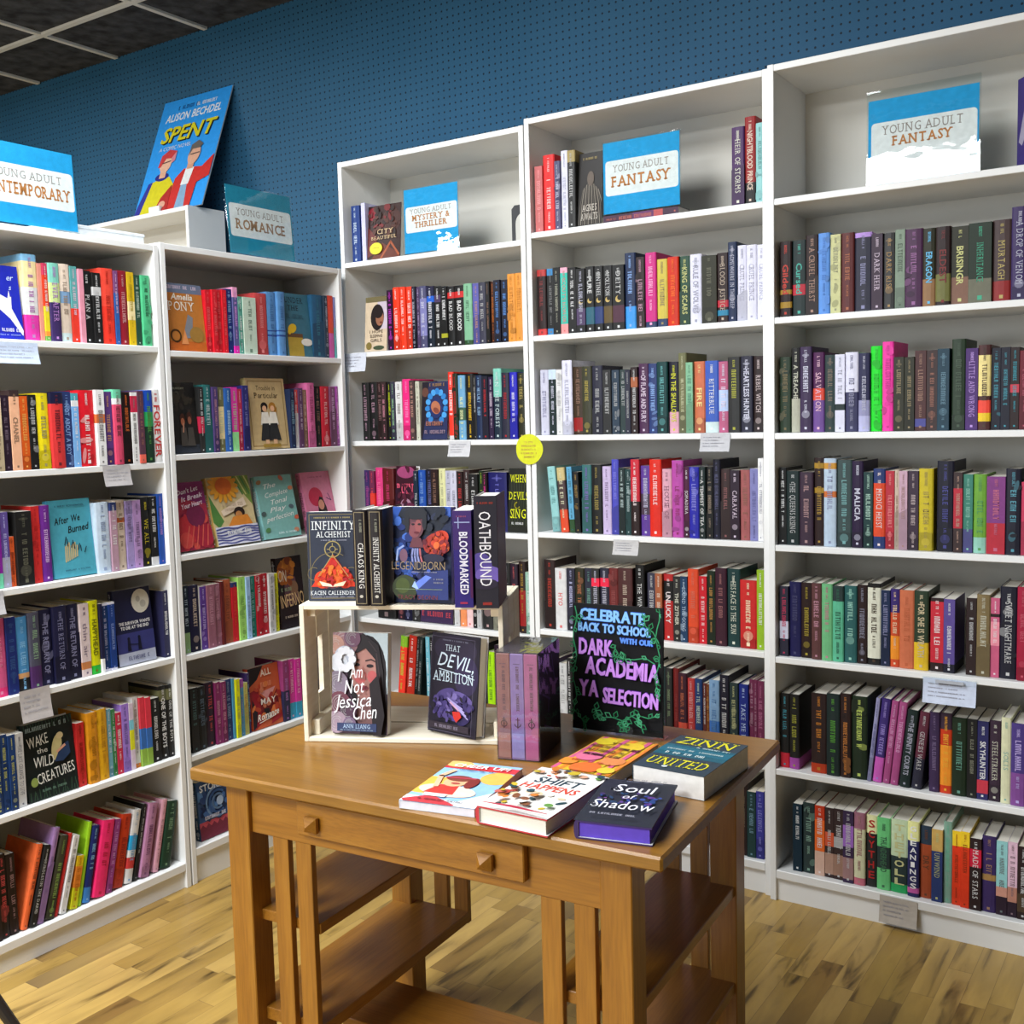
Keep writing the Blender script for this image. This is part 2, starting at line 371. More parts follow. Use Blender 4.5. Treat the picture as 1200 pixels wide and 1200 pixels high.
# ------------------------------------------------------------------ bookcases
PT = .018
class Case:
    def __init__(s, key, origin, rz, W, H, zs, label, D=.28, base=True):
        s.key = key; s.O = np.array([*origin, 0.]); s.rz = rz; s.zs = zs
        s.e = np.array([math.cos(rz), math.sin(rz), 0]); s.n = np.array([-math.sin(rz), math.cos(rz), 0])
        t = s.root = empty('bookcase', (*origin, 0), (0, 0, rz), label, 'bookcase', 'white bookcases')
        L = 'white_laminate'
        box('side_panel', L, t, 0, 0, 0, PT, D, H, bev=.0012); box('side_panel', L, t, W-PT, 0, 0, W, D, H, bev=.0012)
        box('top_panel', L, t, PT, .0005, H-PT-.001, W-PT, D, H-.001, bev=.0012)
        box('back_panel', 'back_board_shaded', t, PT, D-.008, .03, W-PT, D-.002, H-PT-.001)
        for i, z in enumerate(zs):
            if i == len(zs)-1: box('shelf', L, t, PT, .0005, z-.026, W-PT, D-.008, z, bev=.002)
            else: box('shelf', L, t, PT, .0012, z-PT, W-PT, D-.008, z, bev=.0015)
        if base: box('plinth', L, t, PT, .011, 0, W-PT, .027, zs[-1]-.026)
CASES = {}
for a in [('B1', (-.009, 0), 0, .795, 2.362, [2.004, 1.681, 1.361, 1.047, .708, .385, .092], 'white bookcase in the corner holding the mystery and thriller sign'),
          ('B2', (.790, 0), 0, .807, 2.380, [2.0215, 1.694, 1.373, 1.056, .733, .398, .098], 'white bookcase between the mystery bookcase and the end one, fantasy sign with orange lettering'),
          ('B3', (1.6015, -.02), 0, .80, 2.382, [2.02, 1.694, 1.371, 1.052, .728, .397, .093], 'white bookcase at the end of the row whose fantasy sign shows a glare'),
          ('L2', (.029, -.831), math.pi/2, .79, 1.978, [1.66, 1.346, 1.038, .726, .408, .112], 'lower white bookcase beside the corner with the romance sign on top'),
          ('L1', (.029, -1.637), math.pi/2, .80, 1.968, [1.670, 1.326, 1.0175, .731, .420, .081], 'lower white bookcase with the contemporary sign on top')]:
    CASES[a[0]] = Case(*a)
# the bookcase against the pegboard behind the low ones: only its top shows over them
Case('BK', (-1.68, .068), -.03, .81, 2.33, [1.99, 1.66, 1.35, 1.04, .72, .4, .09], 'white bookcase against the blue pegboard, its top rising behind the low bookcases', D=.19)
PX0 = {'B1': 'Y', 'B2': 'Y', 'B3': 'Y', 'L1': 'X', 'L2': 'X'}

# ------------------------------------------------------------------ a book: front cover faces -y, spine at x = 0, stands on z = 0
def cover_mesh(W, H, T, hc, col, bands=(), side=None):
    """bands: (colour, from, to) in fractions of the height, on the spine and boards"""
    m = MB(); t = .0026 if hc else .0007; ov = .003 if hc else 0
    zs = sorted({0, 1, *[b[1] for b in bands], *[b[2] for b in bands]}); zs = [max(0, min(1, z)) for z in zs]; zs = sorted(set(zs))
    bu = min(.004, T*.16) if hc else min(.0008, T*.05)
    sp = [(bu*(1-math.cos(R_(a)))*1.0, T*(1-math.sin(R_(a)))/2) for a in (90, 54, 18, -18, -54, -90)] if hc else [(.0008, 0), (0, .0008), (0, T-.0008), (.0008, T)]
    if hc:
        q = T/2; sp = [(bu-bu*math.cos(R_(a)), q-q*math.sin(R_(a))) for a in (90, 54, 18, -18, -54, -90)]
    out = [(W, 0)]+sp+[(W, T)]
    inn = [(W, t), (sp[0][0]+t*1.2, t), (sp[-1][0]+t*1.2, T-t), (W, T-t)]
    def cz(z):
        c = col
        for b in bands:
            if b[1] <= z < b[2]: c = b[0]
        return c
    for z0, z1 in zip(zs[:-1], zs[1:]):
        c = cz((z0+z1)/2)
        for (x0, y0), (x1, y1) in zip(out[:-1], out[1:]):
            m.poly([(x0, y0, z0*H), (x0, y0, z1*H), (x1, y1, z1*H), (x1, y1, z0*H)][::-1], side if (side and y0 == y1) else c)
    for (x0, y0), (x1, y1) in zip(inn[:-1], inn[1:]): m.poly([(x0, y0, 0), (x1, y1, 0), (x1, y1, H), (x0, y0, H)][::-1], 'ddd')
    for z, fl in ((0, 1), (H, 0)):
        c = cz(z/H*.999)
        P = [[(W, 0, z), (sp[0][0], 0, z), inn[1]+(z,), inn[0]+(z,)], [(sp[-1][0], T, z), (W, T, z), inn[3]+(z,), inn[2]+(z,)], [a+(z,) for a in sp]+[inn[2]+(z,), inn[1]+(z,)]]
        for q in P: m.poly(q[::-1] if fl else q, c)
    for y0, y1 in ((0, t), (T-t, T)): m.poly([(W, y0, 0), (W, y1, 0), (W, y1, H), (W, y0, H)], cz(.5) if not side else side)
    return m, t, ov, bu
def pages_mesh(W, H, T, t, ov, bu, col='e8e0cf', hc=False):
    m = MB(); m.box(bu+t*1.2+.0003, t+.0002, ov+.0006, W-(.0045 if hc else .0006), T-t-.0002, H-ov-.0006, col); return m
def mixc(c1, c2, t): c1, c2 = hx(c1), hx(c2); return tuple(p*(1-t)+q*t for p, q in zip(c1, c2))
def spine_art(m, H, T, bands, title, tcol, rng, style, author, col='333'):
    x = -.0005
    O = np.array([x, T/2, 0]); ux = np.array([0, 0, -1.]); uy = np.array([0, -1., 0])   # reads downwards
    if tcol == '_': return
    a = Art(m, (-.0002, T, 0), (0, -1, 0), (0, 0, 1), (-1, 0, 0), T, H, .00004)
    deco = mixc(col, tcol, .28); d2 = mixc(col, '000', .35)
    r = rng.random()
    if not bands and T > .009:
        if r < .22: a.rect(.06, .0, .94, rng.uniform(.12, .3), d2); a.ell(.5, rng.uniform(.1, .2), .3, .3*T/H, deco, 10)
        elif r < .42:
            for i in range(5): a.ell(rng.uniform(.1, .9), rng.uniform(.05, .95), rng.uniform(.2, .5), rng.uniform(.02, .06), rng.choice((deco, d2)), 10, rng.uniform(0, 90))
        elif r < .56: v = rng.uniform(.3, .6); a.poly([(0, v), (1, v+.06), (1, 0), (0, 0)], d2)
        elif r < .68: a.ell(.5, rng.uniform(.16, .3), .34, .34*T/H, deco, 12); a.ell(.5, .9, .3, .018, deco, 10)
    if style == 'moon': a.ell(.5, .48, .26, .26*T/H, 'c4ac6c', 14); a.ell(.62, .50, .22, .22*T/H, col, 12)
    if style == 'v':
        q = title.replace(' ', ''); st = min(.155, .86/len(q))
        for i, ch in enumerate(q): m.text(ch, (x, T/2, H*(.96-st*(i+.85))), (0, -1, 0), (0, 0, 1), H*st*.68, tcol, 'b', T*.6)
        return
    if style == 'big':
        m.text(title, O+np.array([0, 0, H*.43])-uy*T*.36, ux, uy, T*.72, tcol, 'b', H*.72); m.bars(O+np.array([0, 0, H*.97])-uy*T*.2, ux, uy, H*.14, T*.3, tcol, rng); return
    tcol = mixc(col, tcol, .80)
    if title:
        long = len(title) > 12
        h = min(T*.46, .0155); L = min(len(title)*h*.92, H*(.68 if long else .38 if style == 'moon' else .5))
        m.text(title, O+np.array([0, 0, H*(.72 if style == 'moon' else .5)])-uy*h/2, ux, uy, h, tcol, 's' if rng.random() < .6 else 'b', L)
        if author and T > .008: m.bars(O+np.array([0, 0, H*.95])-uy*h*.22, ux, uy, H*.13, h*.5, tcol, rng)
    else:
        h = min(T*rng.uniform(.34, .5), .014); a0 = rng.uniform(.66, .84); L = rng.uniform(.36, .46)
        m.bars(O+np.array([0, 0, H*a0])-uy*h/2, ux, uy, H*L, h, tcol, rng)
        h2 = h*.5; m.bars(O+np.array([0, 0, H*.96])-uy*h2/2, ux, uy, H*min(.18, .93-a0), h2, tcol, rng)
        if rng.random() < .6: m.bars(O+np.array([0, 0, H*(a0-L-.03)])-uy*h2/2, ux, uy, H*min(.15, a0-L-.08), h2, tcol, rng)
    if T > .012: m.poly([(x, T/2-T*.10*k, H*z) for k, z in ((-1, .035), (1, .035), (1, .035+.2*T/H), (-1, .035+.2*T/H))][::-1], tcol)
ARTS = {}; ALAB = {}
def art(name, label):
    def d(fn): ARTS[name] = fn; ALAB[name] = label; return fn
    return d
def rot_m(loc, rot): return Matrix.LocRotScale(Vector(loc), Euler(rot), None)
def make_book(W, H, T, loc, rot, col, hc=False, bands=(), title='', tcol='_', seed=0, style='', artid=None, label=None, group=None, pagecol='e8e0cf', side=None, into=None, author=True, spine=None):
    rng = random.Random(seed*7919+13)
    m, t, ov, bu = cover_mesh(W, H, T, hc, col, bands, side)
    spine_art(m, H, T, bands, title, tcol, rng, style, author, col)
    if spine: spine(Art(m, (-.0003, T, 0), (0, -1, 0), (0, 0, 1), (-1, 0, 0), T, H))
    if artid: ARTS[artid](Art(m, (0, 0, 0), (1, 0, 0), (0, 0, 1), (0, -1, 0), W, H))
    pg = pages_mesh(W, H, T, t, ov, bu, pagecol, hc)
    if into is not None:
        mt = rot_m(loc, rot); into.merge(m, mt); into.merge(pg, mt); return None
    r = empty('book', loc, rot, label, 'book', group)
    m.build('cover', 'printed_cover', r); pg.build('pages', 'page_paper' if pagecol == 'e8e0cf' else 'matte_print', r)
    return r

# ------------------------------------------------------------------ colour words for the labels
def cname(h):
    v = [int(c*2, 16)/255 for c in h] if len(h) == 3 else [int(h[i:i+2], 16)/255 for i in (0, 2, 4)]
    mx, mn = max(v), min(v); d = mx-mn; s = d/mx if mx else 0
    if s < .16: return 'black' if mx < .24 else 'charcoal' if mx < .38 else 'grey' if mx < .72 else 'white'
    r, g, b = v
    if mx == r: hu = ((g-b)/d) % 6
    elif mx == g: hu = (b-r)/d+2
    else: hu = (r-g)/d+4
    hu *= 60
    if mx < .22: return 'black'
    if s < .30:
        if mx > .72: return 'cream' if 20 < hu < 75 else 'pale pink' if hu < 20 or hu > 300 else 'pale green' if hu < 165 else 'pale blue' if hu < 250 else 'lilac'
        if mx < .35: return 'charcoal'
        return 'taupe' if hu < 75 else 'grey-green' if hu < 180 else 'blue-grey' if hu < 260 else 'mauve'
    if hu < 14 or hu >= 345: n = 'red' if s > .5 else 'dusty red'
    elif hu < 40: n = 'orange' if mx > .75 and s > .5 else 'tan' if mx > .6 else 'brown'
    elif hu < 68: n = 'yellow' if mx > .65 and s > .45 else 'cream' if mx > .75 else 'olive'
    elif hu < 160: n = 'green'
    elif hu < 195: n = 'teal'
    elif hu < 250: n = 'blue'
    elif hu < 290: n = 'purple'
    else: n = 'pink' if mx > .7 else 'magenta'
    if mx < .42 and n in ('red', 'green', 'blue', 'purple', 'teal', 'magenta', 'brown', 'dusty red'): return {'blue': 'navy', 'dusty red': 'maroon', 'red': 'maroon', 'magenta': 'plum'}.get(n, 'dark '+n)
    if mx > .75 and s < .5 and n in ('green', 'blue', 'purple', 'teal'): return {'purple': 'lilac'}.get(n, 'light '+n)
    return n
FAM = {'charcoal': 'black', 'maroon': 'red', 'dusty red': 'red', 'navy': 'blue', 'lilac': 'purple', 'mauve': 'purple', 'plum': 'purple', 'magenta': 'pink', 'pale pink': 'pink', 'taupe': 'brown', 'tan': 'brown',
       'dark green': 'green', 'light green': 'green', 'pale green': 'green', 'grey-green': 'green', 'blue-grey': 'blue', 'light blue': 'blue', 'pale blue': 'blue', 'dark teal': 'teal', 'light teal': 'teal', 'dark purple': 'purple', 'dark brown': 'brown', 'olive': 'yellow', 'cream': 'white'}
fam = lambda c: FAM.get(c, c)
ORD = 'first second third fourth fifth sixth seventh eighth ninth tenth eleventh twelfth thirteenth fourteenth fifteenth sixteenth seventeenth eighteenth nineteenth twentieth'.split()
ORD += ['twenty-'+o for o in ORD[:9]]+['thirtieth']
CN = {'B1': 'mystery bookcase', 'B2': 'middle fantasy bookcase', 'B3': 'end fantasy bookcase', 'L1': 'contemporary bookcase', 'L2': 'romance bookcase'}
def shelf_name(c, k): return 'top shelf' if k == 1 else 'bottom shelf' if k == len(CASES[c].zs) else ORD[k-1]+' shelf'

# ------------------------------------------------------------------ front covers that face the room
@art('hand', 'bright blue book facing out with white hand shape, contemporary bookcase top shelf')
def _(a):
    a.rect(0, 0, 1, 1, '2733b4'); a.poly([(.30, .62), (.62, .55), (.72, .58), (.70, .42), (1.0, .12), (.97, .05), (.62, .28), (.32, .40)], 'e8e8ea'); a.poly([(.58, .52), (.66, .66), (.70, .52)], 'e8e8ea')
    a.text('er', .72, .80, .08, 'cdf', 's', shear=.25); a.text('s', .70, .67, .07, 'cdf', 's', shear=.25); a.bars(.55, .10, .7, .045, 'dde', 3); a.bars(.55, .045, .7, .02, '9ad', 4)
@art('burned', 'turquoise book facing out with scrawled black title and matchsticks, third shelf of contemporary bookcase')
def _(a):
    a.rect(0, 0, 1, 1, '55aabd'); a.text('After We', .42, .70, .085, '233', 'b', .62, shear=.3, rot=6); a.text('Burned', .66, .58, .085, '233', 'b', .5, shear=.3, rot=6)
    for i in range(7): u = .30+.045*i; a.line([(u, .2+.01*i), (u+.02, .40+.02*(i % 3))], .03, 'c9b98a')
    for i in range(7): u = .30+.075*i; a.line([(u, .42-.02*i), (u+.03*(-1)**i+.02, .52-.025*i)], .02, '223')
    a.bars(.5, .91, .7, .02, '356', 5); a.bars(.55, .08, .6, .02, '356', 6)
@art('moon', 'navy book facing out with a full moon over two figures, fourth shelf of contemporary bookcase')
def _(a):
    a.rect(0, 0, 1, 1, '232548'); a.rect(0, .0, 1, .16, 'b0b4c4'); a.rect(0, .16, 1, .42, '3c3f78'); a.ell(.72, .82, .24, .16, 'd8d4c8'); a.ell(.66, .85, .06, .04, 'b4b0a6'); a.ell(.78, .78, .08, .05, 'bcb8ae')
    a.text('THE SURVIVOR WANTS', .5, .53, .04, 'eee', 'b', .84); a.text('TO DIE AT THE END', .5, .47, .04, 'eee', 'b', .76)
    for u in (.3, .58): a.ell(u, .345, .035, .022, '14142c'); a.poly([(u-.05, .18), (u+.05, .18), (u+.03, .33), (u-.03, .33)], '14142c')
    a.line([(.33, .27), (.55, .25)], .02, '14142c'); a.bars(.55, .06, .6, .05, '557', 8)
@art('wild', 'dark green book facing out, hand-lettered white title and crouched girl, contemporary bookcase fifth shelf')
def _(a):
    a.rect(0, 0, 1, 1, '1e2826')
    for i in range(16):
        u = .05+.06*i; a.line([(u, .0), (u+.03*math.sin(i*2), .12+.05*math.sin(i*3))], .015, '3d5a44'); a.line([(u, 1), (u+.03*math.sin(i), .93-.03*math.sin(i*5))], .015, '3a5548')
    a.ell(.62, .62, .10, .17, 'cbbf8c', rot=-14); a.ell(.70, .76, .07, .045, 'd8c79a'); a.poly([(.55, .44), (.70, .62), (.86, .66), (.88, .50), (.72, .42)], '2e4468'); a.line([(.62, .56), (.78, .62)], .045, 'd9a58c')
    a.bars(.45, .90, .8, .055, '9aa', 2); a.text('WAKE', .27, .70, .135, 'e6e6e0', '', .42, rot=5); a.text('the', .33, .60, .065, 'e6e6e0', '', .22); a.text('WILD', .34, .42, .135, 'e6e6e0', '', .42, rot=-3)
    a.text('CREATURES', .56, .23, .135, 'e6e6e0', '', .76, rot=6); a.ell(.12, .25, .07, .06, '93a35a'); a.bars(.5, .1, .5, .03, '798', 9)
@art('pony', 'orange illustrated book facing out with white lettering and a wagon, romance bookcase top shelf')
def _(a):
    a.rect(0, 0, 1, 1, 'c4813a'); a.rect(0, .86, 1, 1, '77839c'); a.rect(0, 0, 1, .14, 'c96d2b'); a.bars(.45, .92, .8, .05, 'dcd', 4)
    a.text('Amelia', .42, .76, .09, 'f0ece0', 'b', .6, shear=.2); a.text('PONY', .40, .60, .13, 'f0ece0', 's', .72)
    a.poly([(.35, .18), (.55, .55), (.68, .5), (.62, .2)], '8a8c92'); a.ring(.17, .22, .13, .04, '6b4a2a'); a.ell(.75, .25, .2, .12, 'a8813f'); a.poly([(.30, .1), (.42, .32), (.5, .1)], 'e39b62')
@art('bird', 'teal book facing out showing a yellow bird above a box, romance bookcase top shelf')
def _(a):
    a.rect(0, 0, 1, 1, '44788a'); a.text('UNDER', .45, .85, .09, '1c2c36', 's', .72); a.text('THE', .4, .73, .08, '1c2c36', 's', .45); a.bars(.45, .60, .7, .07, '34606f', 5)
    a.rect(.08, 0, .66, .36, 'b39a42'); a.rect(.08, .3, .66, .36, '6d5136'); a.ell(.28, .44, .17, .07, 'e0bb2f', rot=25); a.ell(.16, .38, .06, .04, 'e0bb2f'); a.ell(.80, .23, .22, .06, 'e6e2d8')
@art('couple', 'black book facing out showing two figures under dim lamps, romance bookcase second shelf')
def _(a):
    a.rect(0, 0, 1, 1, '262422'); a.ell(.32, .82, .10, .06, '4a463c'); a.rect(0, 0, 1, .12, '343a44')
    a.scatter(24, .5, .75, .5, .25, ('34302a', '1e1c1c', '3e382e'), 4, .12)
    for u, h, c in ((.42, .44, 'a8684c'), (.68, .46, '8d5a45')): a.ell(u, h+.04, .10, .08, '45241c'); a.ell(u, h, .07, .055, c); a.poly([(u-.14, .1), (u+.14, .1), (u+.10, .36), (u-.10, .36)], '4e4944')
    a.line([(.40, .3), (.44, .42)], .05, 'b88a72'); a.bars(.4, .9, .5, .03, '887', 2)
@art('girls', 'tan book facing out with two girls drawn side by side, romance bookcase second shelf')
def _(a):
    a.rect(0, 0, 1, 1, 'c9b184'); a.frame(.06, .02, '9d8253'); a.text('Trouble in', .5, .83, .065, '3b2e1c', 's', .5); a.text('Particular', .5, .72, .075, '3b2e1c', 's', .62)
    for u, c, s in ((.42, '23201c', -1), (.62, 'b07c2f', 1)):
        a.ell(u, .60, .09, .06, c); a.poly([(u-.10, .42), (u+.10*s+.02, .60), (u+.08, .44)], c); a.ell(u, .57, .055, .042, 'e3b48e'); a.poly([(u-.13, .34), (u+.13, .34), (u+.08, .52), (u-.08, .52)], 'e9e4d8'); a.poly([(u-.16, .12), (u+.16, .12), (u+.09, .36), (u-.09, .36)], '2e3233'); a.rect(u-.05, .07, u+.05, .13, 'd8b08a')
    a.rect(.3, .02, .75, .07, 'a2853c')
@art('heartbreak', 'magenta and red book standing alone at the end of the face-out romance shelf')
def _(a):
    a.rect(0, 0, 1, 1, 'b23a52'); a.poly([(0, 1), (1, 1), (1, .66), (0, .8)], '8d2f6e')
    a.scatter(40, .5, .3, .5, .35, ('c23a4a', 'd0564e', '9a2c4c', 'b8405c', '7a2a4c'), 7, .10)
    for u, v, r, c in ((.3, .3, .35, 'c63a44'), (.75, .2, .3, 'a92c43'), (.6, .5, .28, '7d2a52'), (.2, .15, .2, 'd4524e')): a.ell(u, v, r, r*.6, c, rot=u*90)
    for i in range(5): a.line([(.15+.16*i, .05), (.35+.14*i, .35)], .03, 'd9695c')
    for t, u, v in (("Don't Let", .46, .84), ('It Break', .56, .74), ('Your Heart', .52, .63)): a.text(t, u, v, .065, 'e8d6e4', 'b', .66, shear=.3, rot=9)
@art('sunflower', 'yellow book with a sunflower and wavy blue foot facing out on the romance bookcase')
def _(a):
    a.rect(0, 0, 1, 1, 'd8c79a'); a.poly([(.55, 1), (1, 1), (1, .55)], '7f9a4a'); a.poly([(0, .75), (.25, .35), (.12, .25), (0, .35)], '5f8f4c')
    for i in range(4): a.line([(.62+.09*i, 1), (.80+.08*i, .72)], .03, 'cdd08a' if i % 2 else '4d8a4c')
    for i in range(16): t = R_(i*22.5); a.ell(.36+.26*math.cos(t), .86+.17*math.sin(t), .10, .035, 'e6a636', rot=i*22.5)
    a.ell(.36, .86, .19, .125, 'd5722a'); a.poly([(.2, .5), (.78, .68), (.82, .56), (.24, .42)], 'e7d5bf'); a.bars(.5, .56, .5, .05, 'c2aa92', 3); a.bars(.52, .49, .45, .04, 'c2aa92', 4)
    a.ell(.62, .46, .13, .08, '35261e'); a.ell(.60, .42, .08, .06, 'c48a54'); a.poly([(.3, .26), (.9, .26), (.8, .42), (.45, .40)], 'd98d3a'); a.rect(0, 0, 1, .27, 'd9d9e6')
    for k in range(6): a.line([(u/10, .03+.042*k+.012*math.sin(u*1.3+k)) for u in range(11)], .028, '5d639c')
    a.bars(.55, .15, .6, .055, 'f2f2f2', 8)
@art('mint', 'mint green book with white script title facing out on the romance bookcase')
def _(a):
    a.rect(0, 0, 1, 1, '86b8b2')
    for i, (t, u) in enumerate((('The', .33), ('Complete', .5), ('Tonal', .52), ('Play', .46), ('perfection', .5))): a.text(t, u, .80-.125*i, .075, 'f2f4f0', '', .22+.055*len(t), shear=.35, rot=7)
    for u, v, c in ((.7, .95, 'c9714f'), (.92, .78, 'cf8a62'), (.08, .9, '9c7a4c'), (.85, .48, '5c6f77'), (.95, .3, 'd0694a'), (.1, .14, '5e8f5a'), (.88, .1, 'cc8f70'), (.06, .4, '566')): a.ell(u, v, .07, .035, c, rot=u*200)
    a.bars(.62, .06, .5, .03, 'dee', 9)
@art('pinkgirl', 'pink book with a dark-haired woman and red circle facing out on the romance bookcase')
def _(a):
    a.rect(0, 0, 1, 1, 'd98aa6'); a.ell(.40, .58, .24, .16, 'c63a58'); a.poly([(.34, 0), (.44, .48), (.52, .58), (.62, .56), (.70, .40), (.78, 0)], '2c1f20'); a.ell(.54, .44, .10, .085, 'd49a82'); a.poly([(.40, 0), (.48, .3), (.62, .3), (.7, 0)], 'c28a74'); a.line([(.75, .55), (.9, .5), (.82, .62)], .02, '54396a'); a.bars(.5, .9, .5, .02, 'a5587a', 3)
@art('inferno', 'black book facing out with an orange figure behind tall cream capitals, romance bookcase fourth shelf')
def _(a):
    a.rect(0, 0, 1, 1, '2b2023'); a.ell(.38, .80, .30, .20, 'c07a2e', rot=-20); a.poly([(.2, .3), (.8, .35), (.7, .7), (.3, .8)], '6a4a52'); a.ell(.62, .55, .16, .1, '8a6a52')
    a.scatter(24, .4, .8, .35, .2, ('a8642a', 'd08a3a', '8a4a2a'), 6, .10)
    a.rect(0, 0, 1, .1, '241b22'); a.text('ON', .18, .66, .16, 'd9cdb8', '', .34, rot=-4); a.bars(.3, .52, .4, .05, '9a8', 3); a.text('INFERNO', .5, .30, .18, 'd9b98a', '', .94, rot=3); a.bars(.5, .14, .7, .03, 'cba', 3)
@art('redcover', 'red and orange book facing out, torn black shapes and white script, romance bookcase')
def _(a):
    a.rect(0, 0, 1, 1, 'c8643f'); a.poly([(0, 1), (.5, 1), (.28, .8), (0, .7)], '2a1f22'); a.poly([(0, .62), (.28, .66), (.35, .1), (.05, .0)], '9c2030'); a.poly([(.3, .56), (.62, .36), (.9, .58), (.92, .3), (.6, .1), (.32, .2)], '7c1c22'); a.poly([(.32, .58), (.85, .62), (.6, .42)], 'd99a98'); a.poly([(.05, .5), (.2, .3), (.12, .05), (0, 0)], '2a1f28'); a.poly([(.6, .02), (.98, .1), (.98, .2), (.66, .16)], 'a82a35'); a.rect(.4, .12, .58, .3, '2a2024')
    a.scatter(24, .5, .4, .5, .4, ('d8804a', 'b84a32', 'c87a5a', 'a83a34'), 3, .10)
    a.text('ALL', .55, .84, .10, 'ecd8c8', 'b', .36, rot=2); a.bars(.55, .66, .4, .08, 'd98a6a', 5); a.text('MAY', .55, .38, .09, 'ece0d8', 'b', .5, rot=-2); a.text('Romance', .5, .15, .10, 'f2ece4', 'b', .72, shear=.35, rot=5); a.line([(.2, .1), (.75, .16)], .02, 'f2ece4')
@art('storm', 'blue book facing out with swirling face over pink foot, romance bookcase bottom shelf')
def _(a):
    a.rect(0, 0, 1, 1, '38598c'); a.rect(0, 0, 1, .3, 'c25566'); a.poly([(i/12, .2+.06*(i % 2)) for i in range(13)]+[(1, 0), (0, 0)], '7c2f47'); a.ell(.55, .58, .40, .20, '23395f')
    a.scatter(30, .5, .65, .5, .35, ('2c4a80', '4a70a8', '1f3560', '5a84b8'), 5, .12)
    for r in (.34, .25, .16): a.ring(.57, .58, r, .05, '7d9cc4' if r != .25 else '4a6ea4', a0=20*r*10, a1=300)
    a.ell(.62, .58, .10, .08, 'a8bcd8'); a.text('STORM', .42, .82, .11, 'dde4ee', 'b', .72); a.bars(.5, .33, .7, .06, 'dde', 4)
@art('city', 'dark brown book facing out with gold lettering and yellow round sticker, mystery top shelf')
def _(a):
    a.rect(0, 0, 1, 1, '3c211d'); a.ell(.15, .85, .16, .12, '8d2230'); a.ell(.7, .7, .3, .22, '4e2c25'); a.poly([(.1, 0), (.45, .3), (.9, .1), (1, 0)], '6d3626'); a.line([(.4, .0), (.7, .3), (.95, .05)], .05, 'a85a34'); a.poly([(0, .62), (.3, .4), (.2, .1), (0, .05)], '70302a')
    a.scatter(40, .5, .7, .5, .3, ('5a3428', '34201c', '7a2a2c', '4a2a22'), 1, .09)
    a.text('CITY', .55, .46, .085, 'e0c49a', 's', .5); a.text('BEAUTIFUL', .52, .36, .06, 'e0c49a', 's', .78); a.ell(.28, .2, .19, .11, 'e0d637'); a.bars(.28, .2, .2, .02, 'a93', 3)
@art('sleeping', 'cream book facing out with a dark-haired face in profile, second shelf of mystery bookcase')
def _(a):
    a.rect(0, 0, 1, 1, 'd9c6ac'); a.rect(0, .9, 1, 1, '7d7454'); a.rect(.55, .4, 1, .9, 'cfc3cf'); a.ell(.55, .62, .30, .24, '2d2423'); a.ell(.66, .60, .18, .14, 'a5745a'); a.ell(.60, .70, .2, .1, '2d2423', rot=20); a.ell(.72, .52, .06, .02, '7a3f38')
    for i, (t, v) in enumerate((('I HOPE', .33), ('SLEEPING', .25), ('GIRLS', .17))): a.text(t, .52, v, .055, '4a3d34', '', .62-.05*i)
    a.ell(.2, .1, .13, .07, '8a7a45'); a.ell(.65, .06, .25, .04, '4d5a44')
@art('bluering', 'dark blue book facing out, bright blue ring around clasped hands, mystery third shelf')
def _(a):
    a.rect(0, 0, 1, 1, '333a60'); a.poly([(0, 1), (.25, 1), (.2, .5), (.05, 0), (0, 0)], '2a2430'); a.ell(.12, .82, .13, .08, '6d4a40')
    for i in range(13): t = R_(i*24-55); a.ell(.58+.34*math.cos(t), .56+.27*math.sin(t), .10, .05, '56a4e0' if i % 2 else '3b86c8', rot=i*24-55)
    a.ell(.58, .55, .26, .19, '2c3a6c'); a.ell(.56, .55, .17, .12, 'b8785a', rot=30); a.ell(.58, .50, .08, .07, '8a4e40', rot=60); a.bars(.6, .92, .6, .05, 'a7845c', 3); a.bars(.55, .24, .7, .07, 'b07a68', 4); a.bars(.55, .10, .8, .06, 'a08a9a', 5)
@art('ruin', 'maroon book facing out with pink capitals above a pale eye, mystery bookcase fourth shelf')
def _(a):
    a.rect(0, 0, 1, 1, '42192a'); a.ell(.5, .9, .45, .1, 'a24d78'); a.text('RUIN', .5, .55, .16, 'd8607a', 'bs', .86); a.ell(.55, .35, .28, .12, 'b08aa0'); a.ell(.55, .35, .12, .08, '46263a'); a.bars(.5, .1, .7, .05, 'b67', 4)
    a.scatter(30, .5, .5, .5, .5, ('5a2438', '34142a', '6a2a4a'), 2, .10)
@art('devils', 'black book facing out with lime yellow title in three lines, mystery bookcase fourth shelf')
def _(a):
    a.rect(0, 0, 1, 1, '25271f')
    for i in range(7): a.line([(.05+.14*i, .1), (.2+.11*i, .5), (.1+.14*i, .9)], .05, '39402c')
    a.text('WHEN', .48, .78, .12, 'dfe322', 's', .8); a.text('DEVILS', .5, .51, .12, 'dfe322', 's', .92); a.text('SING', .5, .22, .14, 'dfe322', 's', .78); a.ring(.45, .42, .12, .05, 'b9b12c', a0=100, a1=330); a.bars(.5, .12, .6, .035, 'ddd', 5)
@art('purple', 'dark purple book facing out with red capitals at its foot, glimpsed through the wooden crate')
def _(a):
    a.rect(0, 0, 1, 1, '443354'); a.ell(.5, .6, .35, .25, '5d4674'); a.bars(.5, .1, .9, .08, 'b84a55', 3)
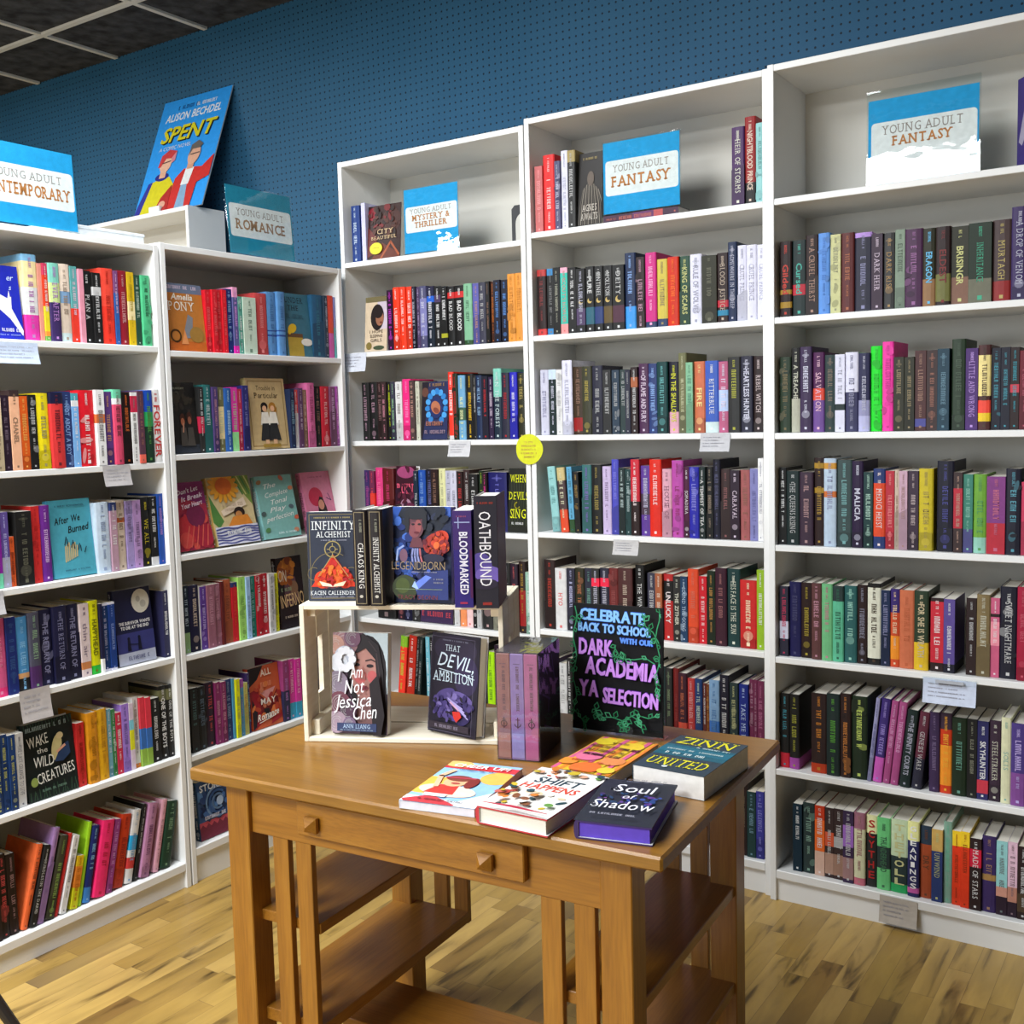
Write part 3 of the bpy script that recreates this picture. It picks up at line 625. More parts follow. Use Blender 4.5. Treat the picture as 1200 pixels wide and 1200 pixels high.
@art('hair', 'dark book facing out with long pale hair, middle fantasy bookcase top shelf')
def _(a):
    a.rect(0, 0, 1, 1, '2f2b29')
    for i in range(14): u = .2+.05*i; a.line([(u, .62-.02*abs(i-6)), (u-.1+.02*i, .3), (u-.15+.03*i, .02)], .03, '8b8378' if i % 2 else '5f5850')
    a.ell(.52, .64, .14, .10, '6b5f55'); a.text('AGNES', .5, .20, .09, 'c9c2b8', 's', .6); a.text('AWAITS', .5, .08, .09, 'c9c2b8', 's', .7); a.bars(.5, .9, .6, .03, 'a96', 3)

# ------------------------------------------------------------------ the books on the shelves
ROWS = '''@L1 1 0 280 5.714
-70 152 180 22b eee ~f=hand d=.4
168 268 105 ddd a5a ~b=d4a:0:.3,eda:.62:.92,8bd:.92:1
268 298 165 d98 _ 
298 330 165 d42 eee ~b=7a5:0:.07,e94:.07:.13,dc3:.13:.45,c46:.85:1
332 402 165 436 c9d EVER AFTER ~b=cd9:.5:.75,8cb:.75:1
410 482 170 dcb 987 ~b=cdd:0:.12,8ac:.5:.65,edc:.65:1
486 530 185 6aa ecd ~b=d43:0:.45
534 566 205 d9a _
568 624 215 222 fff PLAN A
628 682 230 222 ddd ~b=ccc:.68:.8
684 770 200 e43 b32 ~b=e54:.5:1
772 800 215 36a ecd ~b=858:.7:1
803 862 215 923 daa
864 908 225 db2 a92 ~b=eda:.35:.6
912 948 245 354 cdc
950 1008 248 5b8 243
@L1 2 0 440 5.714
-40 20 150 dca 654 ~d=-1.7
22 76 135 323 878 ~d=-1.7
80 142 100 eb9 765 CHANEL ~b=433:.92:1 d=-1.7
148 200 140 d62 eb6 ~d=-1.7
204 256 130 222 ccc ~d=-1.7
258 338 120 ed2 887 ~d=-1.7
342 430 115 d44 223 ~b=224:.85:1 d=-1.7
434 492 108 347 9be NOT ABOUT A BOY ~d=-1.7
496 540 120 8be fff ~b=eee:.82:.9,5ab:.9:1 d=-1.7
543 645 100 d23 fff ~d=-1.7
648 704 98 eee 444 ~b=c74:.56:.68 d=-1.7
707 760 110 648 da6 ~d=-1.7
762 822 95 d57 433 ~b=eee:.8:.88,7ca:.88:1 d=-1.7
825 878 115 211 d73 ~d=-1.7
882 924 115 eee 333 ~b=c35:.72:.95 d=-1.7
927 964 105 645 a76 ~b=e76:0:.12 d=-1.7
967 1028 100 243 6a5 ~b=3a6:.5:.7,25b:.7:1 d=-1.7
1033 1088 95 eeeeee c44 FOREVER ~s=big d=-1.7
@L1 3 0 560 5.714
-60 14 240 829 ccd ~b=7ca:0:.2
18 72 230 659 ccf ~b=aab:0:.4
76 108 395 d63 622
110 216 225 222 776
219 274 190 c33 a22
277 346 185 739 ecf
350 640 150 5ac 233 ~f=burned d=.4
643 738 165 cde 89b
741 784 165 b9a eee ~b=347:.88:1
786 848 150 dcb 654 ~b=b63:.68:.75
851 896 155 a9c 657
899 950 150 b9c 657
953 1008 130 222 dc3 WE ALL
1011 1056 125 222 eee ~b=ddd:0:.12
1059 1118 105 25a b8c
@L1 4 0 680 5.4545
-50 42 250 d69 e9b ~b=e48:0:.12
46 108 235 237 469
112 186 235 59c 9ce ~b=222:0:.18,da7:.18:.25
190 258 205 556 9b9 ~b=536:0:.3
262 342 190 224 99b THE RETURN OF
346 434 165 224 99b THE RETURN OF
437 518 155 224 99b THE RETURN OF
520 578 150 dcc 657 thin air ~b=c85:.1:.2
580 640 130 dd1 231 HAPPYHEAD ~b=3b4:0:.12
643 662 150 224 _ ~b=eee:0:.2
664 703 150 247 cce ~b=dde:0:.03,dde:.97:1
706 745 140 248 9ad ~b=dde:0:.03,dde:.97:1
750 992 60 224 eee ~f=moon d=.5
1042 1082 65 335 eee
@L1 5 0 790 5
-40 12 350 247 cc7
14 54 355 247 cc7
56 98 355 247 cc7
100 148 345 ccc 556 THE LAST CHANCE TO LIVE
152 455 275 233 eee ~f=wild d=.4
460 508 285 c33 821
515 575 225 d92 a71
578 634 205 da2 b82
637 660 205 7ab eee
662 684 205 485 eee
687 718 225 c35 fff
721 762 175 a8d 659
765 788 170 dcd _ ~b=dd3:.3:.6,8cd:.6:.75
791 822 135 ddd 766 ~b=d83:0:.06
825 853 135 d45 _ ~b=9b5:0:.25,47b:.25:.55
856 886 135 d45 _ ~b=9b5:0:.25,47b:.25:.55
890 938 140 222 eee
942 984 70 222 fff ONE OF THE BOYS ~b=775:.8:.95
988 1026 60 222 fff ONE OF THE BOYS ~b=775:.8:.95
@L1 6 0 920 4.285
-60 0 340 322 c55
3 44 350 211 c55
48 98 345 211 a88
102 140 330 e74 333 ~l=16
143 176 330 222 ddd HURDLES IN THE DARK ~l=16
180 212 245 a8b 769 ~l=16
222 268 285 443 9b6 ~l=16
272 290 270 c33 _ ~l=16
293 326 280 ddd 556 ~l=16
346 384 370 db2 b52 ~l=13 b=cc2:0:.4,d83:.4:.8
388 408 205 ad3 _ ~l=13
412 452 225 237 9ce ~l=13 b=48c:0:.2
458 526 200 e37 b24 ~l=13
530 560 190 948 c9c ~l=13
566 620 170 c42 822 ~l=13
624 668 145 ddd 49c ~l=13 b=3ad:.45:.65,c44:.2:.35
672 692 115 222 ccc ~l=13
696 746 110 b8a 636 ~l=13
766 796 90 dab 977 ~l=13
806 860 95 243 8a8 ~l=12
@L2 1 180 280 5
62 88 240 da3 963
92 308 268 c85 eee ~f=pony d=.4
312 345 300 d23 e77
348 376 300 d23 e77
379 406 300 d23 e77
409 434 300 d23 e77
437 468 295 237 9bd
470 498 285 669 eaf ~b=d3a:0:.12,eac:.85:1
500 524 340 6a9 eee
527 600 345 cdc 576
604 672 320 c55 e99
675 726 312 69c 47a ~b=359:.3:.33,359:.38:.4
729 772 312 69c 47a ~b=359:.3:.33,359:.38:.4
776 930 325 478 333 ~f=bird d=.4
934 998 330 368 489
1001 1022 335 345 ccd
1025 1056 335 d54 _ ~b=c6a:0:.4
1058 1090 345 88b ccd ~b=6aa:0:.5
@L2 2 180 430 5
110 268 95 333 eee ~f=couple d=.4
272 298 118 333 eee ~b=c35:.3:.55
302 346 105 377 cdd
349 378 118 547 c9a
381 416 120 775 ddb ~b=eda:.2:.7
419 460 125 36a bdf
463 498 120 d4a 9d9 ~b=9d9:0:.3
501 524 130 b35 ecc
527 560 110 337 99c
565 795 70 cb8 432 ~f=girls d=.6
800 828 130 235 8ab
831 852 135 d55 eee ~b=ddd:0:.6
855 878 125 646 dcd
881 900 135 976 dcb
903 946 95 d7a 946
950 985 115 222 976
988 1035 115 c34 fcc
1038 1070 118 857 dbd
1073 1105 115 a5a ecd
@L2 3 190 530 5.217
105 312 195 b35 ecd ~f=heartbreak d=1 k=12
330 590 160 ca6 eee ~f=sunflower d=1 k=12
625 848 152 8bb eee ~f=mint d=1 k=12
900 1100 128 d8a 222 ~f=pinkgirl d=2 k=12
@L2 4 200 640 7.5
125 172 350 234 cde ~b=9b8:0:.3
176 258 345 224 dcb
262 272 355 ddd _
275 322 355 649 cbe
326 388 340 967 c9a
392 446 330 967 c9a
449 474 310 622 _
477 548 295 b64 743
552 600 320 c23 d53 ~b=347:.92:1
604 662 270 ad7 7a5
665 702 270 ace 68a
705 756 265 287 9cc
759 808 255 b23 eee
811 865 240 b23 eee
868 916 240 ccc 555
919 960 240 dd2 995
965 1190 100 322 eee ~f=inferno d=.5
@L2 5 210 760 8
112 182 370 222 577
186 262 360 222 678
266 345 320 323 c55
349 396 315 836 c9a
399 446 310 836 c9a
450 506 290 347 9ac
509 530 280 59b _
533 570 285 dd1 996
574 612 285 59b a9c ~b=a5a:.85:1
616 652 320 cc7 b64
655 676 230 436 9bc
680 968 170 c53 eee ~f=redcover d=.4
975 1032 110 947 b8c ~b=335:0:.5
1036 1092 100 d4a fcd ~b=4ac:0:.27
1095 1150 95 d4a fcd ~b=4ac:0:.27
@L2 6 200 750 4.286
145 320 695 357 eee ~f=storm d=.4
@B1 1 390 140 5
104 152 505 248 cde
168 192 490 cce _
196 392 498 533 eca ~f=city d=.4 y=0
@B1 2 400 300 5
130 262 240 dcb 433 ~f=sleeping d=.4
266 300 200 313 c4c
305 342 185 e42 fee
345 376 182 e42 fee
379 412 180 e42 fee
415 436 180 223 ccd
439 456 182 546 bac
459 496 176 557 dde ~b=88b:.2:.8
500 540 178 123 eef ~b=26c:.74:.84,224:.84:1
544 578 178 222 eee ~b=546:.74:.86
581 615 178 222 eee ~b=aa3:.15:.22
619 658 178 222 fff BAD BLOOD ~b=c33:.80:.9
662 714 172 222 fff BAD BLOOD ~b=c33:.80:.9
718 764 162 8b9 465 ~b=353:0:.08
768 804 160 66a c96
807 848 155 445 bbb
851 872 150 222 976
875 894 150 421 c72
897 932 142 223 69d
936 970 140 223 69d
974 1018 105 d94 b72
1021 1064 100 d94 b72
@B1 3 400 420 5
122 162 143 222 b9a
165 205 140 222 b9a
208 236 138 322 977
239 266 140 433 d9a
269 290 140 222 cd2
293 314 138 445 ada
318 352 138 ddd 543
356 402 122 e38 f9c
405 432 130 544 da9
435 456 135 ccb 543
462 616 140 336 b86 ~f=bluering d=.4
620 652 80 e43 fff ~b=ccc:0:.06
655 682 90 232 c33
685 724 100 7ac eea ~b=465:.3:.5
728 768 90 222 fc3
771 788 100 222 ddd
791 825 100 235 9bd
828 862 105 223 c33
865 890 110 324 dcd
893 938 60 234 dee IN THE FOREST ~b=8cb:.6:1
941 985 85 334 b33
989 1030 82 33b eef
1033 1076 85 332 ba6
@B1 4 415 530 5.4545
72 102 115 436 b59
105 132 120 735 e55 ~b=d43:.2:.6
136 175 100 d48 f8a
179 248 105 622 c47
252 380 95 414 c56 ~f=ruin d=.4
384 410 120 234 eee THE LA
413 456 115 25a 8ad
459 494 110 223 77a
497 538 110 322 976
541 580 105 dda 998
583 615 120 bbc 667
618 654 120 ccd 667
658 695 125 322 c44
698 734 115 433 ccc
738 794 140 222 ddd
797 824 120 232 bd3
827 852 130 322 e4a
856 970 130 226 88d
975 1110 110 232 dd2 ~f=devils d=.4
@B1 5 410 700 4.8
150 250 -200 222 877
262 300 -190 323 a66
304 340 -200 224 88a
344 386 -180 333 aaa
392 575 -200 435 b44 ~f=purple d=.4
582 610 -170 ccc 877
614 645 -175 e96 eee
649 685 -180 ecc c24
689 714 -190 222 eee
718 740 -175 ddd 444
744 800 -180 333 caa
804 860 -160 998 544
864 900 -190 222 888
905 945 -185 323 c66
954 990 -200 322 b94 ~b=922:.1:.6
994 1030 -140 9ba eee
@B1 6 410 700 4.8
262 300 215 e43 ad5 ~l=6 b=8b3:.85:1
304 348 205 b32 eee ~l=6
352 368 190 222 aaa ~l=6
371 390 190 233 aaa ~l=6
424 446 225 7bc eee
449 470 205 222 fff INTERN
473 520 215 334 aaa
524 580 210 322 b77
584 640 220 435 aac
644 700 205 233 9a9
704 765 215 333 c99
772 812 310 ad1 363
816 860 230 323 bbb
@B2 1 610 100 4
68 102 380 c77 eaa
106 156 325 d33 fdd
159 185 355 557 ccd
188 218 305 dde 99a
221 258 305 333 ccc ~b=a96:.85:1
262 378 312 332 998 ~f=hair d=.6
988 1046 195 536 eed HEIR OF STORMS
1049 1098 145 922 edc NIGHTBLOOD PRINCE ~b=222:0:.25
1101 1140 175 9cc 588
@B2 2 610 270 4
78 119 185 322 944 ~b=c44:0:.1,b44:.9:1
122 152 180 222 888 ~b=48b:0:.1,48b:.9:1
155 187 175 222 aa9
189 221 175 4ba d56 SCOUT'S HONOR ~b=e99:0:.15,dab:.92:1
224 260 175 222 eee
263 302 180 222 bbc ~b=546:.12:.38 s=moon
305 344 170 222 ddd PURE ~b=367:.12:.38 s=moon
347 386 168 222 ddd SENTINEL ~b=347:.12:.38 s=moon
389 430 165 222 ddd APOLLYON ~b=653:.12:.38 s=moon
433 484 162 222 ddd DEITY ~b=534:.12:.38 s=moon
488 535 105 235 9be ~b=49d:0:.3
538 580 125 322 b9a
586 636 105 c38 fbd ~b=346:0:.08
640 686 135 cb5 876 ~b=346:0:.12
690 740 125 c31 e72
743 789 120 354 cc8 KING OF SCARS
793 845 112 dde 889 RULE OF WOLVES
848 916 118 332 776
920 970 105 322 cba BLOOD JUSTICE ~b=38a:.1:.18,b34:.22:.32
973 1012 55 235 ccd SOMEWHERE IN THE DEEP
1015 1056 70 dde 99a CRUEL PRINCE
1059 1104 68 dde 99a CRUEL PRINCE
1107 1148 66 dde 99a CRUEL PRINCE
@B2 3 610 400 4
92 130 135 ccd 88a
133 165 133 233 dde ~b=cde:.85:1
168 193 133 ddd 999
196 240 90 dde 99a
243 288 120 432 976 ~b=922:.05:.25
291 335 118 443 ba5
338 384 115 334 bbb
388 424 135 333 bbb
427 460 135 345 bbb
464 490 133 344 bbb
493 515 135 334 bbb
518 547 122 322 ddd ~b=a64:.7:.85
551 595 105 535 dcd OF FLAME AND FURY
598 638 105 347 9be
641 689 97 144 7bb
693 736 97 223 dd3 IN THE SHALLOWS ~b=dab:0:.3
740 775 55 775 cca
778 808 100 8b9 476
811 860 95 c75 ed9 FIRE
864 924 92 46b eee BITTERBLUE ~b=cdd:0:.15
927 970 95 b68 dde ~b=bce:.3:.6
975 1030 75 333 bb4
1033 1086 70 334 dde HEARTLESS HUNTER
1089 1136 70 322 dcc REBEL WITCH
@B2 4 610 520 4
148 186 105 9cc 588 ~l=-5
190 228 110 544 eec ~l=-4 b=d53:0:.35,cb8:.8:1
231 256 105 6ac 243 ~l=-3 b=353:0:.2
258 284 130 222 b95 ~l=-2
287 330 100 477 86b
333 380 100 222 a95
384 422 108 cbd 768
425 456 75 55b 88d
459 486 115 233 cdd
489 514 120 244 bcc
517 556 75 c34 fff ~b=322:0:.45
560 604 105 649 ccd ~b=545:.3:.6
607 660 75 d32 fdd
663 705 120 dab 645 HOUSE OF
709 758 80 b5a 825
762 790 110 524 eee SOMADINA
793 836 110 33a 99d
839 867 110 233 ddd A TEMPEST OF TEA
870 900 110 222 a98
903 934 75 223 668
937 980 120 433 966
983 1025 125 323 ede CARAVAL
1028 1072 125 a66 865
1076 1111 118 88b 669
1115 1140 70 eee 99a
@B2 5 620 630 4.138
75 126 110 322 b43
129 181 150 ddd d44 HYO
184 220 150 334 cce
223 266 150 332 b75
269 303 150 334 7a9
306 341 150 333 ccd ~b=e35:.72:.85
344 386 150 334 ccd ~b=e35:.72:.85
389 430 150 733 955
434 502 150 533 cba
514 558 135 222 eee THE WINTER
570 612 175 445 ccc
615 646 175 a64 edc
649 694 180 b33 eee UNLUCKY ~b=222:.6:.9
698 731 190 333 ddc THE ZITHER
734 765 190 246 cde SOUND THE GONG
769 818 155 d53 c76
821 857 190 c23 edd
860 899 165 232 c95
903 954 150 423 a77
959 1017 155 244 eed HIS FACE IS THE SUN
1021 1098 210 c33 fec
1102 1140 160 9b3 eee
@B2 6 760 760 8
-240 -160 150 333 887
-155 -90 170 423 a77
-85 -10 165 233 898
-5 70 190 322 a66
75 155 170 344 aa9
160 222 190 333 897
226 276 195 722 944
281 360 235 423 c75 ~b=c54:0:.35
364 430 285 b44 daa
434 502 290 247 cdc
506 536 330 633 eee ~b=c32:0:.1
539 568 340 742 c95
572 664 300 8ac 47a ~b=47b:0:.45
668 750 255 223 ddd
756 836 330 344 cc9
850 934 340 238 cdf TAKE ME IF
940 984 300 735 b9a
988 1018 300 735 b9a
1022 1085 310 735 b79
@B2 6 570 640 5
335 360 665 333 aaa
365 395 670 322 b66
398 422 660 435 99b
427 470 690 ccc 888
474 502 660 222 eee
@B2 7 790 890 7.5
205 275 590 232 998
500 575 210 322 977
580 640 222 322 876
646 718 285 244 8ab
723 788 285 449 99d
@B3 2 890 220 3.871
92 143 245 322 c43 Gilded ~b=a83:.12:.2,a83:.3:.36
146 206 238 233 5ba Cursed ~b=b34:.28:.42
211 266 215 322 b98 A CRUEL THIRST
269 319 207 69d 47b
323 366 213 cc9 887
371 426 205 633 b75
430 505 203 334 99b ~b=b9d:.94:1
509 558 210 434 dcd DARK HEIR
561 612 205 444 b96 DARK RISE
615 658 190 898 454
661 738 188 535 a7a
742 798 185 332 7cf ERAGON ~b=975:0:.35
801 866 178 322 833 ELDEST ~b=774:.05:.4
869 946 175 332 dd9 BRISINGR ~b=865:0:.35
950 1052 160 232 5b9 INHERITANCE ~b=776:0:.3
1058 1138 145 544 cb7 MURTAGH ~b=933:0:.25
1142 1215 85 436 ccd A DROP OF VENOM
1219 1290 120 333 bba
1294 1360 110 424 aac
@B3 3 890 380 3.871
90 140 150 343 875
143 182 108 222 ccb A TREACHEROUS ~b=bba:0:.4
185 236 103 435 dde
241 291 128 525 fcd SALVATION ~b=d54:.4:.55,759:0:.4
294 342 140 344 876
346 387 138 dde 889 ~b=233:.28:.36
391 447 128 dde 668 ~b=446:0:.5
451 500 132 335 ccd ~b=bbd:0:.2,99b:.2:.4
503 553 100 2d3 1a2
557 605 80 e4a b28
609 654 150 332 a97
657 700 150 332 a97
704 753 120 533 a87 ~b=559:.05:.15
757 805 118 433 a76
809 862 112 245 79a
871 932 68 343 565
937 990 110 537 cae LITTLE AND WRONG
994 1048 95 533 543 ~b=ed9:.4:.88,ec3:.1:.2,e54:.2:.35
1052 1092 108 223 5ab
1095 1136 105 223 5ab
1139 1178 105 322 4ab ~b=c45:.45:.55
1182 1225 120 723 b67
1229 1290 100 333 bba
1294 1350 130 435 cba
@B3 4 890 520 3.871
88 121 110 222 eee
124 180 125 233 ccc THE QUEENS RISING
184 242 130 434 b99
246 290 65 322 b94 ~b=a83:.88:.94,a83:.6:.66
294 346 68 bcd 88a ~b=c94:.88:.95,c74:.56:.63
351 415 75 455 8bb
420 468 80 324 dde MALICIA
471 511 130 244 bdc
515 567 115 d53 eee MEDICI HEIST ~b=347:.82:1,347:0:.15
571 608 125 b34 e99
611 630 120 cba 865
633 669 125 cab 976
672 718 125 434 cbb
722 786 115 cb3 985
803 878 80 223 559
882 920 130 433 ca9 ~b=b34:.3:.8
924 966 140 487 9cb ~b=558:0:.3
970 1028 140 7a4 596 ~b=9cb:0:.2
1032 1114 150 848 c78 ~b=b34:0:.4
1118 1185 115 223 6ab
1189 1235 175 c46 daa
1239 1290 120 344 aab
1294 1350 140 533 cba
@B3 5 890 660 3.871
92 128 105 334 c46 ~b=ccd:.25:.5
134 183 88 225 557
187 235 92 322 ba4
238 281 92 644 c9a
284 330 95 7b8 c79
334 380 105 6b9 243 ~b=344:.8:1
384 438 105 366 adc
442 485 102 322 99a
489 545 95 222 543 ~b=ddc:.08:.95
551 588 125 235 99b
592 632 120 c53 edb ~b=e93:.1:.4,437:.7:1
636 698 125 c75 b64
703 766 128 343 dca FOR SHE IS WRATH ~b=db3:0:.35
774 832 160 c34 eee ~b=322:0:.12,322:.95:1
836 886 165 659 eee ~b=223:0:.12
936 980 160 322 ccc
986 1044 145 875 ccb
1048 1086 160 c68 eee ~b=322:.76:.8,e9a:.4:.7
1090 1165 110 223 ddd SWEET NIGHTMARE
1170 1220 110 a24 c67
1224 1285 130 333 aab
1289 1345 140 247 9ac
@B3 6 890 780 3.871
92 132 130 222 5ab ~b=c34:0:.2
135 178 135 222 aa4 ~b=a5a:0:.15
232 301 130 322 c83 ~b=b42:0:.12
306 362 130 233 6a4
366 412 130 322 c84
416 492 145 232 cd7
478 504 140 99b 558 ~l=6
508 551 145 437 a9d ~l=6 b=c6b:0:.3
554 586 155 a58 dac ~l=6
589 626 160 a58 dac ~l=6
630 680 195 233 bbc THE INFINITY COURTS ~l=6
685 732 205 634 ccc GENESIS WARS ~l=6 b=334:0:.4
768 814 215 435 879
818 868 220 c42 eb4 ~b=e93:.1:.6,434:.8:1
873 938 240 232 7a9
941 984 245 222 998
988 1036 255 336 eee SKYHUNTER ~b=c45:.08:.25
1040 1092 255 434 ddc STEELSTRIKER
1096 1138 240 ddb 6aa SOLIS
1142 1205 265 548 cbe ~b=859:0:.4
1209 1265 270 244 9aa
1269 1330 270 622 caa
@B3 7 890 900 3.871
150 190 165 134 eee
194 246 165 344 9ba
250 292 175 c42 eee ~b=dba:0:.35,e73:.35:.8
295 333 185 433 ddd ~b=b98:.05:.35,d64:.45:.65
336 378 190 433 ddd ~b=a87:.05:.35,bbb:.45:.6
381 426 195 435 ddd ~b=a88:.05:.35,a7c:.5:.8
430 478 205 ddb a67 ~b=c78:0:.1,a78:.78:1
482 530 220 333 b33 SCYTHE ~s=v b=eeb:.75:1
534 590 230 7c8 344 THUNDERHEAD ~b=344:.3:.6
596 670 240 344 cc9 THE TOLL ~s=v b=3a6:0:.12,cdb:.5:1
674 722 245 336 eee GLEANINGS ~s=v b=c6a:.05:.12,eea:.75:1
728 778 270 a53 543 DRY ~b=345:.75:1
783 830 280 347 cc8 UNWIND ~b=ca6:.7:1
833 870 250 8a9 6b9
874 910 290 d42 731 ~b=ec3:.8:1
914 951 290 d42 731 ~b=ec3:.8:1
956 1004 320 322 eee MADE OF STARS ~b=c24:.6:.85
1010 1070 315 436 a86 ~b=a85:.42:.5
1075 1122 335 9cc 655 ~b=323:0:.25,c98:.25:.38
1126 1167 340 dbc 655 ~b=323:0:.2,b87:.2:.4
1171 1220 360 322 ddd ~b=543:.1:.35
1224 1290 330 445 aab'''
MAXB = 302
entries = []; cur = None
for ln_ in ROWS.strip().split('\n'):
    if ln_[0] == '@': k = ln_[1:].split(); cur = (k[0], int(k[1]), float(k[2]), float(k[3]), float(k[4])); continue
    main, _, op = ln_.partition('~'); q = main.split(); op = dict(o.split('=', 1) for o in op.split())
    bands = [(b.split(':')[0], float(b.split(':')[1]), float(b.split(':')[2])) for b in op.get('b', '').split(',') if b]
    c, k, ox, oy, sc = cur; cs = CASES[c]; zsh = cs.zs[k-1]
    face = op.get('f'); back = .02+float(op.get('d', 0))*.01
    if c == 'B3': pl = -.02+back
    elif c[0] == 'B': pl = back
    else: pl = .029-back
    ax = 1 if c[0] == 'B' else 0; hi = 0 if c[0] == 'B' else 1
    x0, x1, yt = ox+float(q[0])/sc, ox+float(q[1])/sc, oy+float(q[2])/sc
    P = at(ax, pl, (x0+x1)/2, yt)
    yb = px((P[0], P[1], zsh))[1]; lean = float(op.get('l', 0)); ym = (yt+yb)/2 if not lean else yb-4
    a = at(ax, pl, x0, ym)[hi]; b = at(ax, pl, x1, ym)[hi]; h = max(.12, min(.27, P[2]-zsh))
    if lean: h = h/math.cos(R_(lean))*.985
    org = cs.O[hi]; wid = {'B1': .795, 'B2': .807, 'B3': .80, 'L2': .79, 'L1': .80}[c]
    vis = (x1-x0)*(yb-yt)
    if c == 'B1': vis *= {4: .5, 5: .22, 6: .35}.get(k, 1)
    if c == 'B2' and k in (5, 6) and x0 < 775: vis *= .45
    if c == 'B2' and k == 7: vis *= .6
    if x1 > 1200: vis *= max(0, (1200-x0)/(x1-x0))
    if x0 < 0: vis *= max(0, x1/(x1-x0))
    entries.append(dict(c=c, k=k, a=a-org, b=b-org, h=h, z=zsh, lean=lean, face=face, col=q[3], tcol=q[4], title=' '.join(q[5:]), bands=bands, back=back, vis=vis, yaw=float(op.get('y', 0)), style=op.get('s', ''), fl=float(op.get('k', 5)), i=len(entries), wid=wid))
rows = {}
for e in entries: rows.setdefault((e['c'], e['k']), []).append(e)
G0 = .0006
for key, L in rows.items():
    L.sort(key=lambda e: e['a'])
    for e, g in zip(L[:-1], L[1:]):
        gap = g['a']-e['b']
        if gap < G0 or (gap < .004 and not e['lean']): m = (e['b']+g['a'])/2; e['b'] = m-G0/2; g['a'] = m+G0/2
        if e['lean'] and g['lean']: g['a'] = max(g['a'], e['b']+.001)
    for e in L: e['a'] = max(e['a'], PT+.001); e['b'] = min(e['b'], e['wid']-PT-.001)
    L[:] = [e for e in L if e['b']-e['a'] > .004]
entries = [e for L in rows.values() for e in L]
keep = set(id(e) for e in sorted(entries, key=lambda e: -e['vis']-(9e9 if e['face'] else 0))[:MAXB] if e['vis'] > 0)
stuff = MB()
def place_word(e): return '%s of the %s' % (shelf_name(e['c'], e['k']), CN[e['c']])
for (c, k), L in rows.items():
    for j, e in enumerate(L): e['cn'] = cname(e['col']); e['ord'] = (j if c[0] == 'B' else len(L)-1-j)
    sp = [e for e in L if not e['face']]
    for j, e in enumerate(L):
        if e['face']: e['label'] = ALAB[e['face']]; continue
        same = [g for g in sp if fam(g['cn']) == fam(e['cn'])]
        tc = '' if e['tcol'] == '_' or fam(cname(e['tcol'])) == fam(e['cn']) else ' with %s lettering' % cname(e['tcol'])
        big = [b for b in e['bands'] if b[2]-b[1] >= .1 and fam(cname(b[0])) != fam(e['cn'])]
        if big: b = big[0]; tc = ' with %s %s' % (cname(b[0]), 'foot' if b[1] <= .01 else 'head' if b[2] >= .99 else 'band')
        nm = 'upright' if not e['lean'] else 'leaning'
        pw = '%s of %s' % (shelf_name(c, k), CN[c])
        lab = None
        if len(same) == 1: lab = '%s %s book%s, the only %s spine, %s' % (nm, e['cn'], tc, fam(e['cn']), pw)
        elif 0 < j < len(L)-1:
            tr = lambda i: (fam(L[i-1]['cn']), fam(L[i]['cn']), fam(L[i+1]['cn']))
            if [tr(i) for i in range(1, len(L)-1)].count(tr(j)) == 1 and L[j-1]['cn'] != e['cn'] and L[j+1]['cn'] != e['cn']:
                lab = '%s book%s between %s and %s books, %s' % (e['cn'], tc, L[j-1]['cn'], L[j+1]['cn'], pw)
        if lab is None or len(lab.split()) > 16:
            lab = '%s book%s, %s from the corner, %s' % (e['cn'], tc, ORD[e['ord']], pw)
        if len(lab.split()) > 16: lab = '%s book, %s from the corner, %s' % (e['cn'], ORD[e['ord']], pw)
        assert len(lab.split()) <= 16, lab
        e['label'] = lab
    used = {}
    for e in L: used.setdefault(e['label'], []).append(e)
    for lb, q in used.items():
        if len(q) > 1:
            for e in q: e['label'] = '%s book, %s from the corner, %s of %s' % (e['cn'], ORD[e['ord']], shelf_name(c, k), CN[c])
for e in entries:
    cs = CASES[e['c']]; th = e['b']-e['a']; h = e['h']; rng = random.Random(e['i'])
    hc = h > .214 or (th > .03 and h > .2)
    grp = 'books on the %s of the %s' % (shelf_name(e['c'], e['k']), CN[e['c']])
    A = dict(col=e['col'], hc=hc, bands=e['bands'], title=e['title'], style=e['style'], tcol=e['tcol'], seed=e['i'], label=e['label'], group=grp, into=None if id(e) in keep else stuff)
    if e['face']:
        T = .026; fi = R_(e['fl']); a = e['a']+.001; W = e['b']-e['a']-.002; y = R_(e['yaw'])
        P = cs.O+cs.e*a+cs.n*e['back']+np.array([0, 0, e['z']+T*math.sin(fi)+.0005])
        make_book(W, min(h/math.cos(fi), .26), T, P, (-fi, 0, cs.rz+y), artid=e['face'], **A)
        continue
    W = min(.165, h*rng.uniform(.62, .68)); l = R_(e['lean'])
    jit = rng.uniform(-.004, .006)
    if l > 0: pos = min(e['b'], e['wid']-PT-.002-h*math.sin(l)); dz = 0; th = max(.006, th*math.cos(l)*.96)
    elif l < 0: th *= math.cos(l)*.96; pos = e['a']+th*math.cos(l); dz = th*math.sin(-l)
    else: pos = e['b']; dz = 0
    P = cs.O+cs.e*pos+cs.n*(e['back']+jit)+np.array([0, 0, e['z']+.0008+dz])
    make_book(W, h, th, P, (l, 0, cs.rz+math.pi/2), **A)
if stuff.v:
    tag(stuff.build('shelved_books', 'printed_cover'), 'the narrowest and most hidden spines filling in among the other books on all the shelves', 'books', kind='stuff')

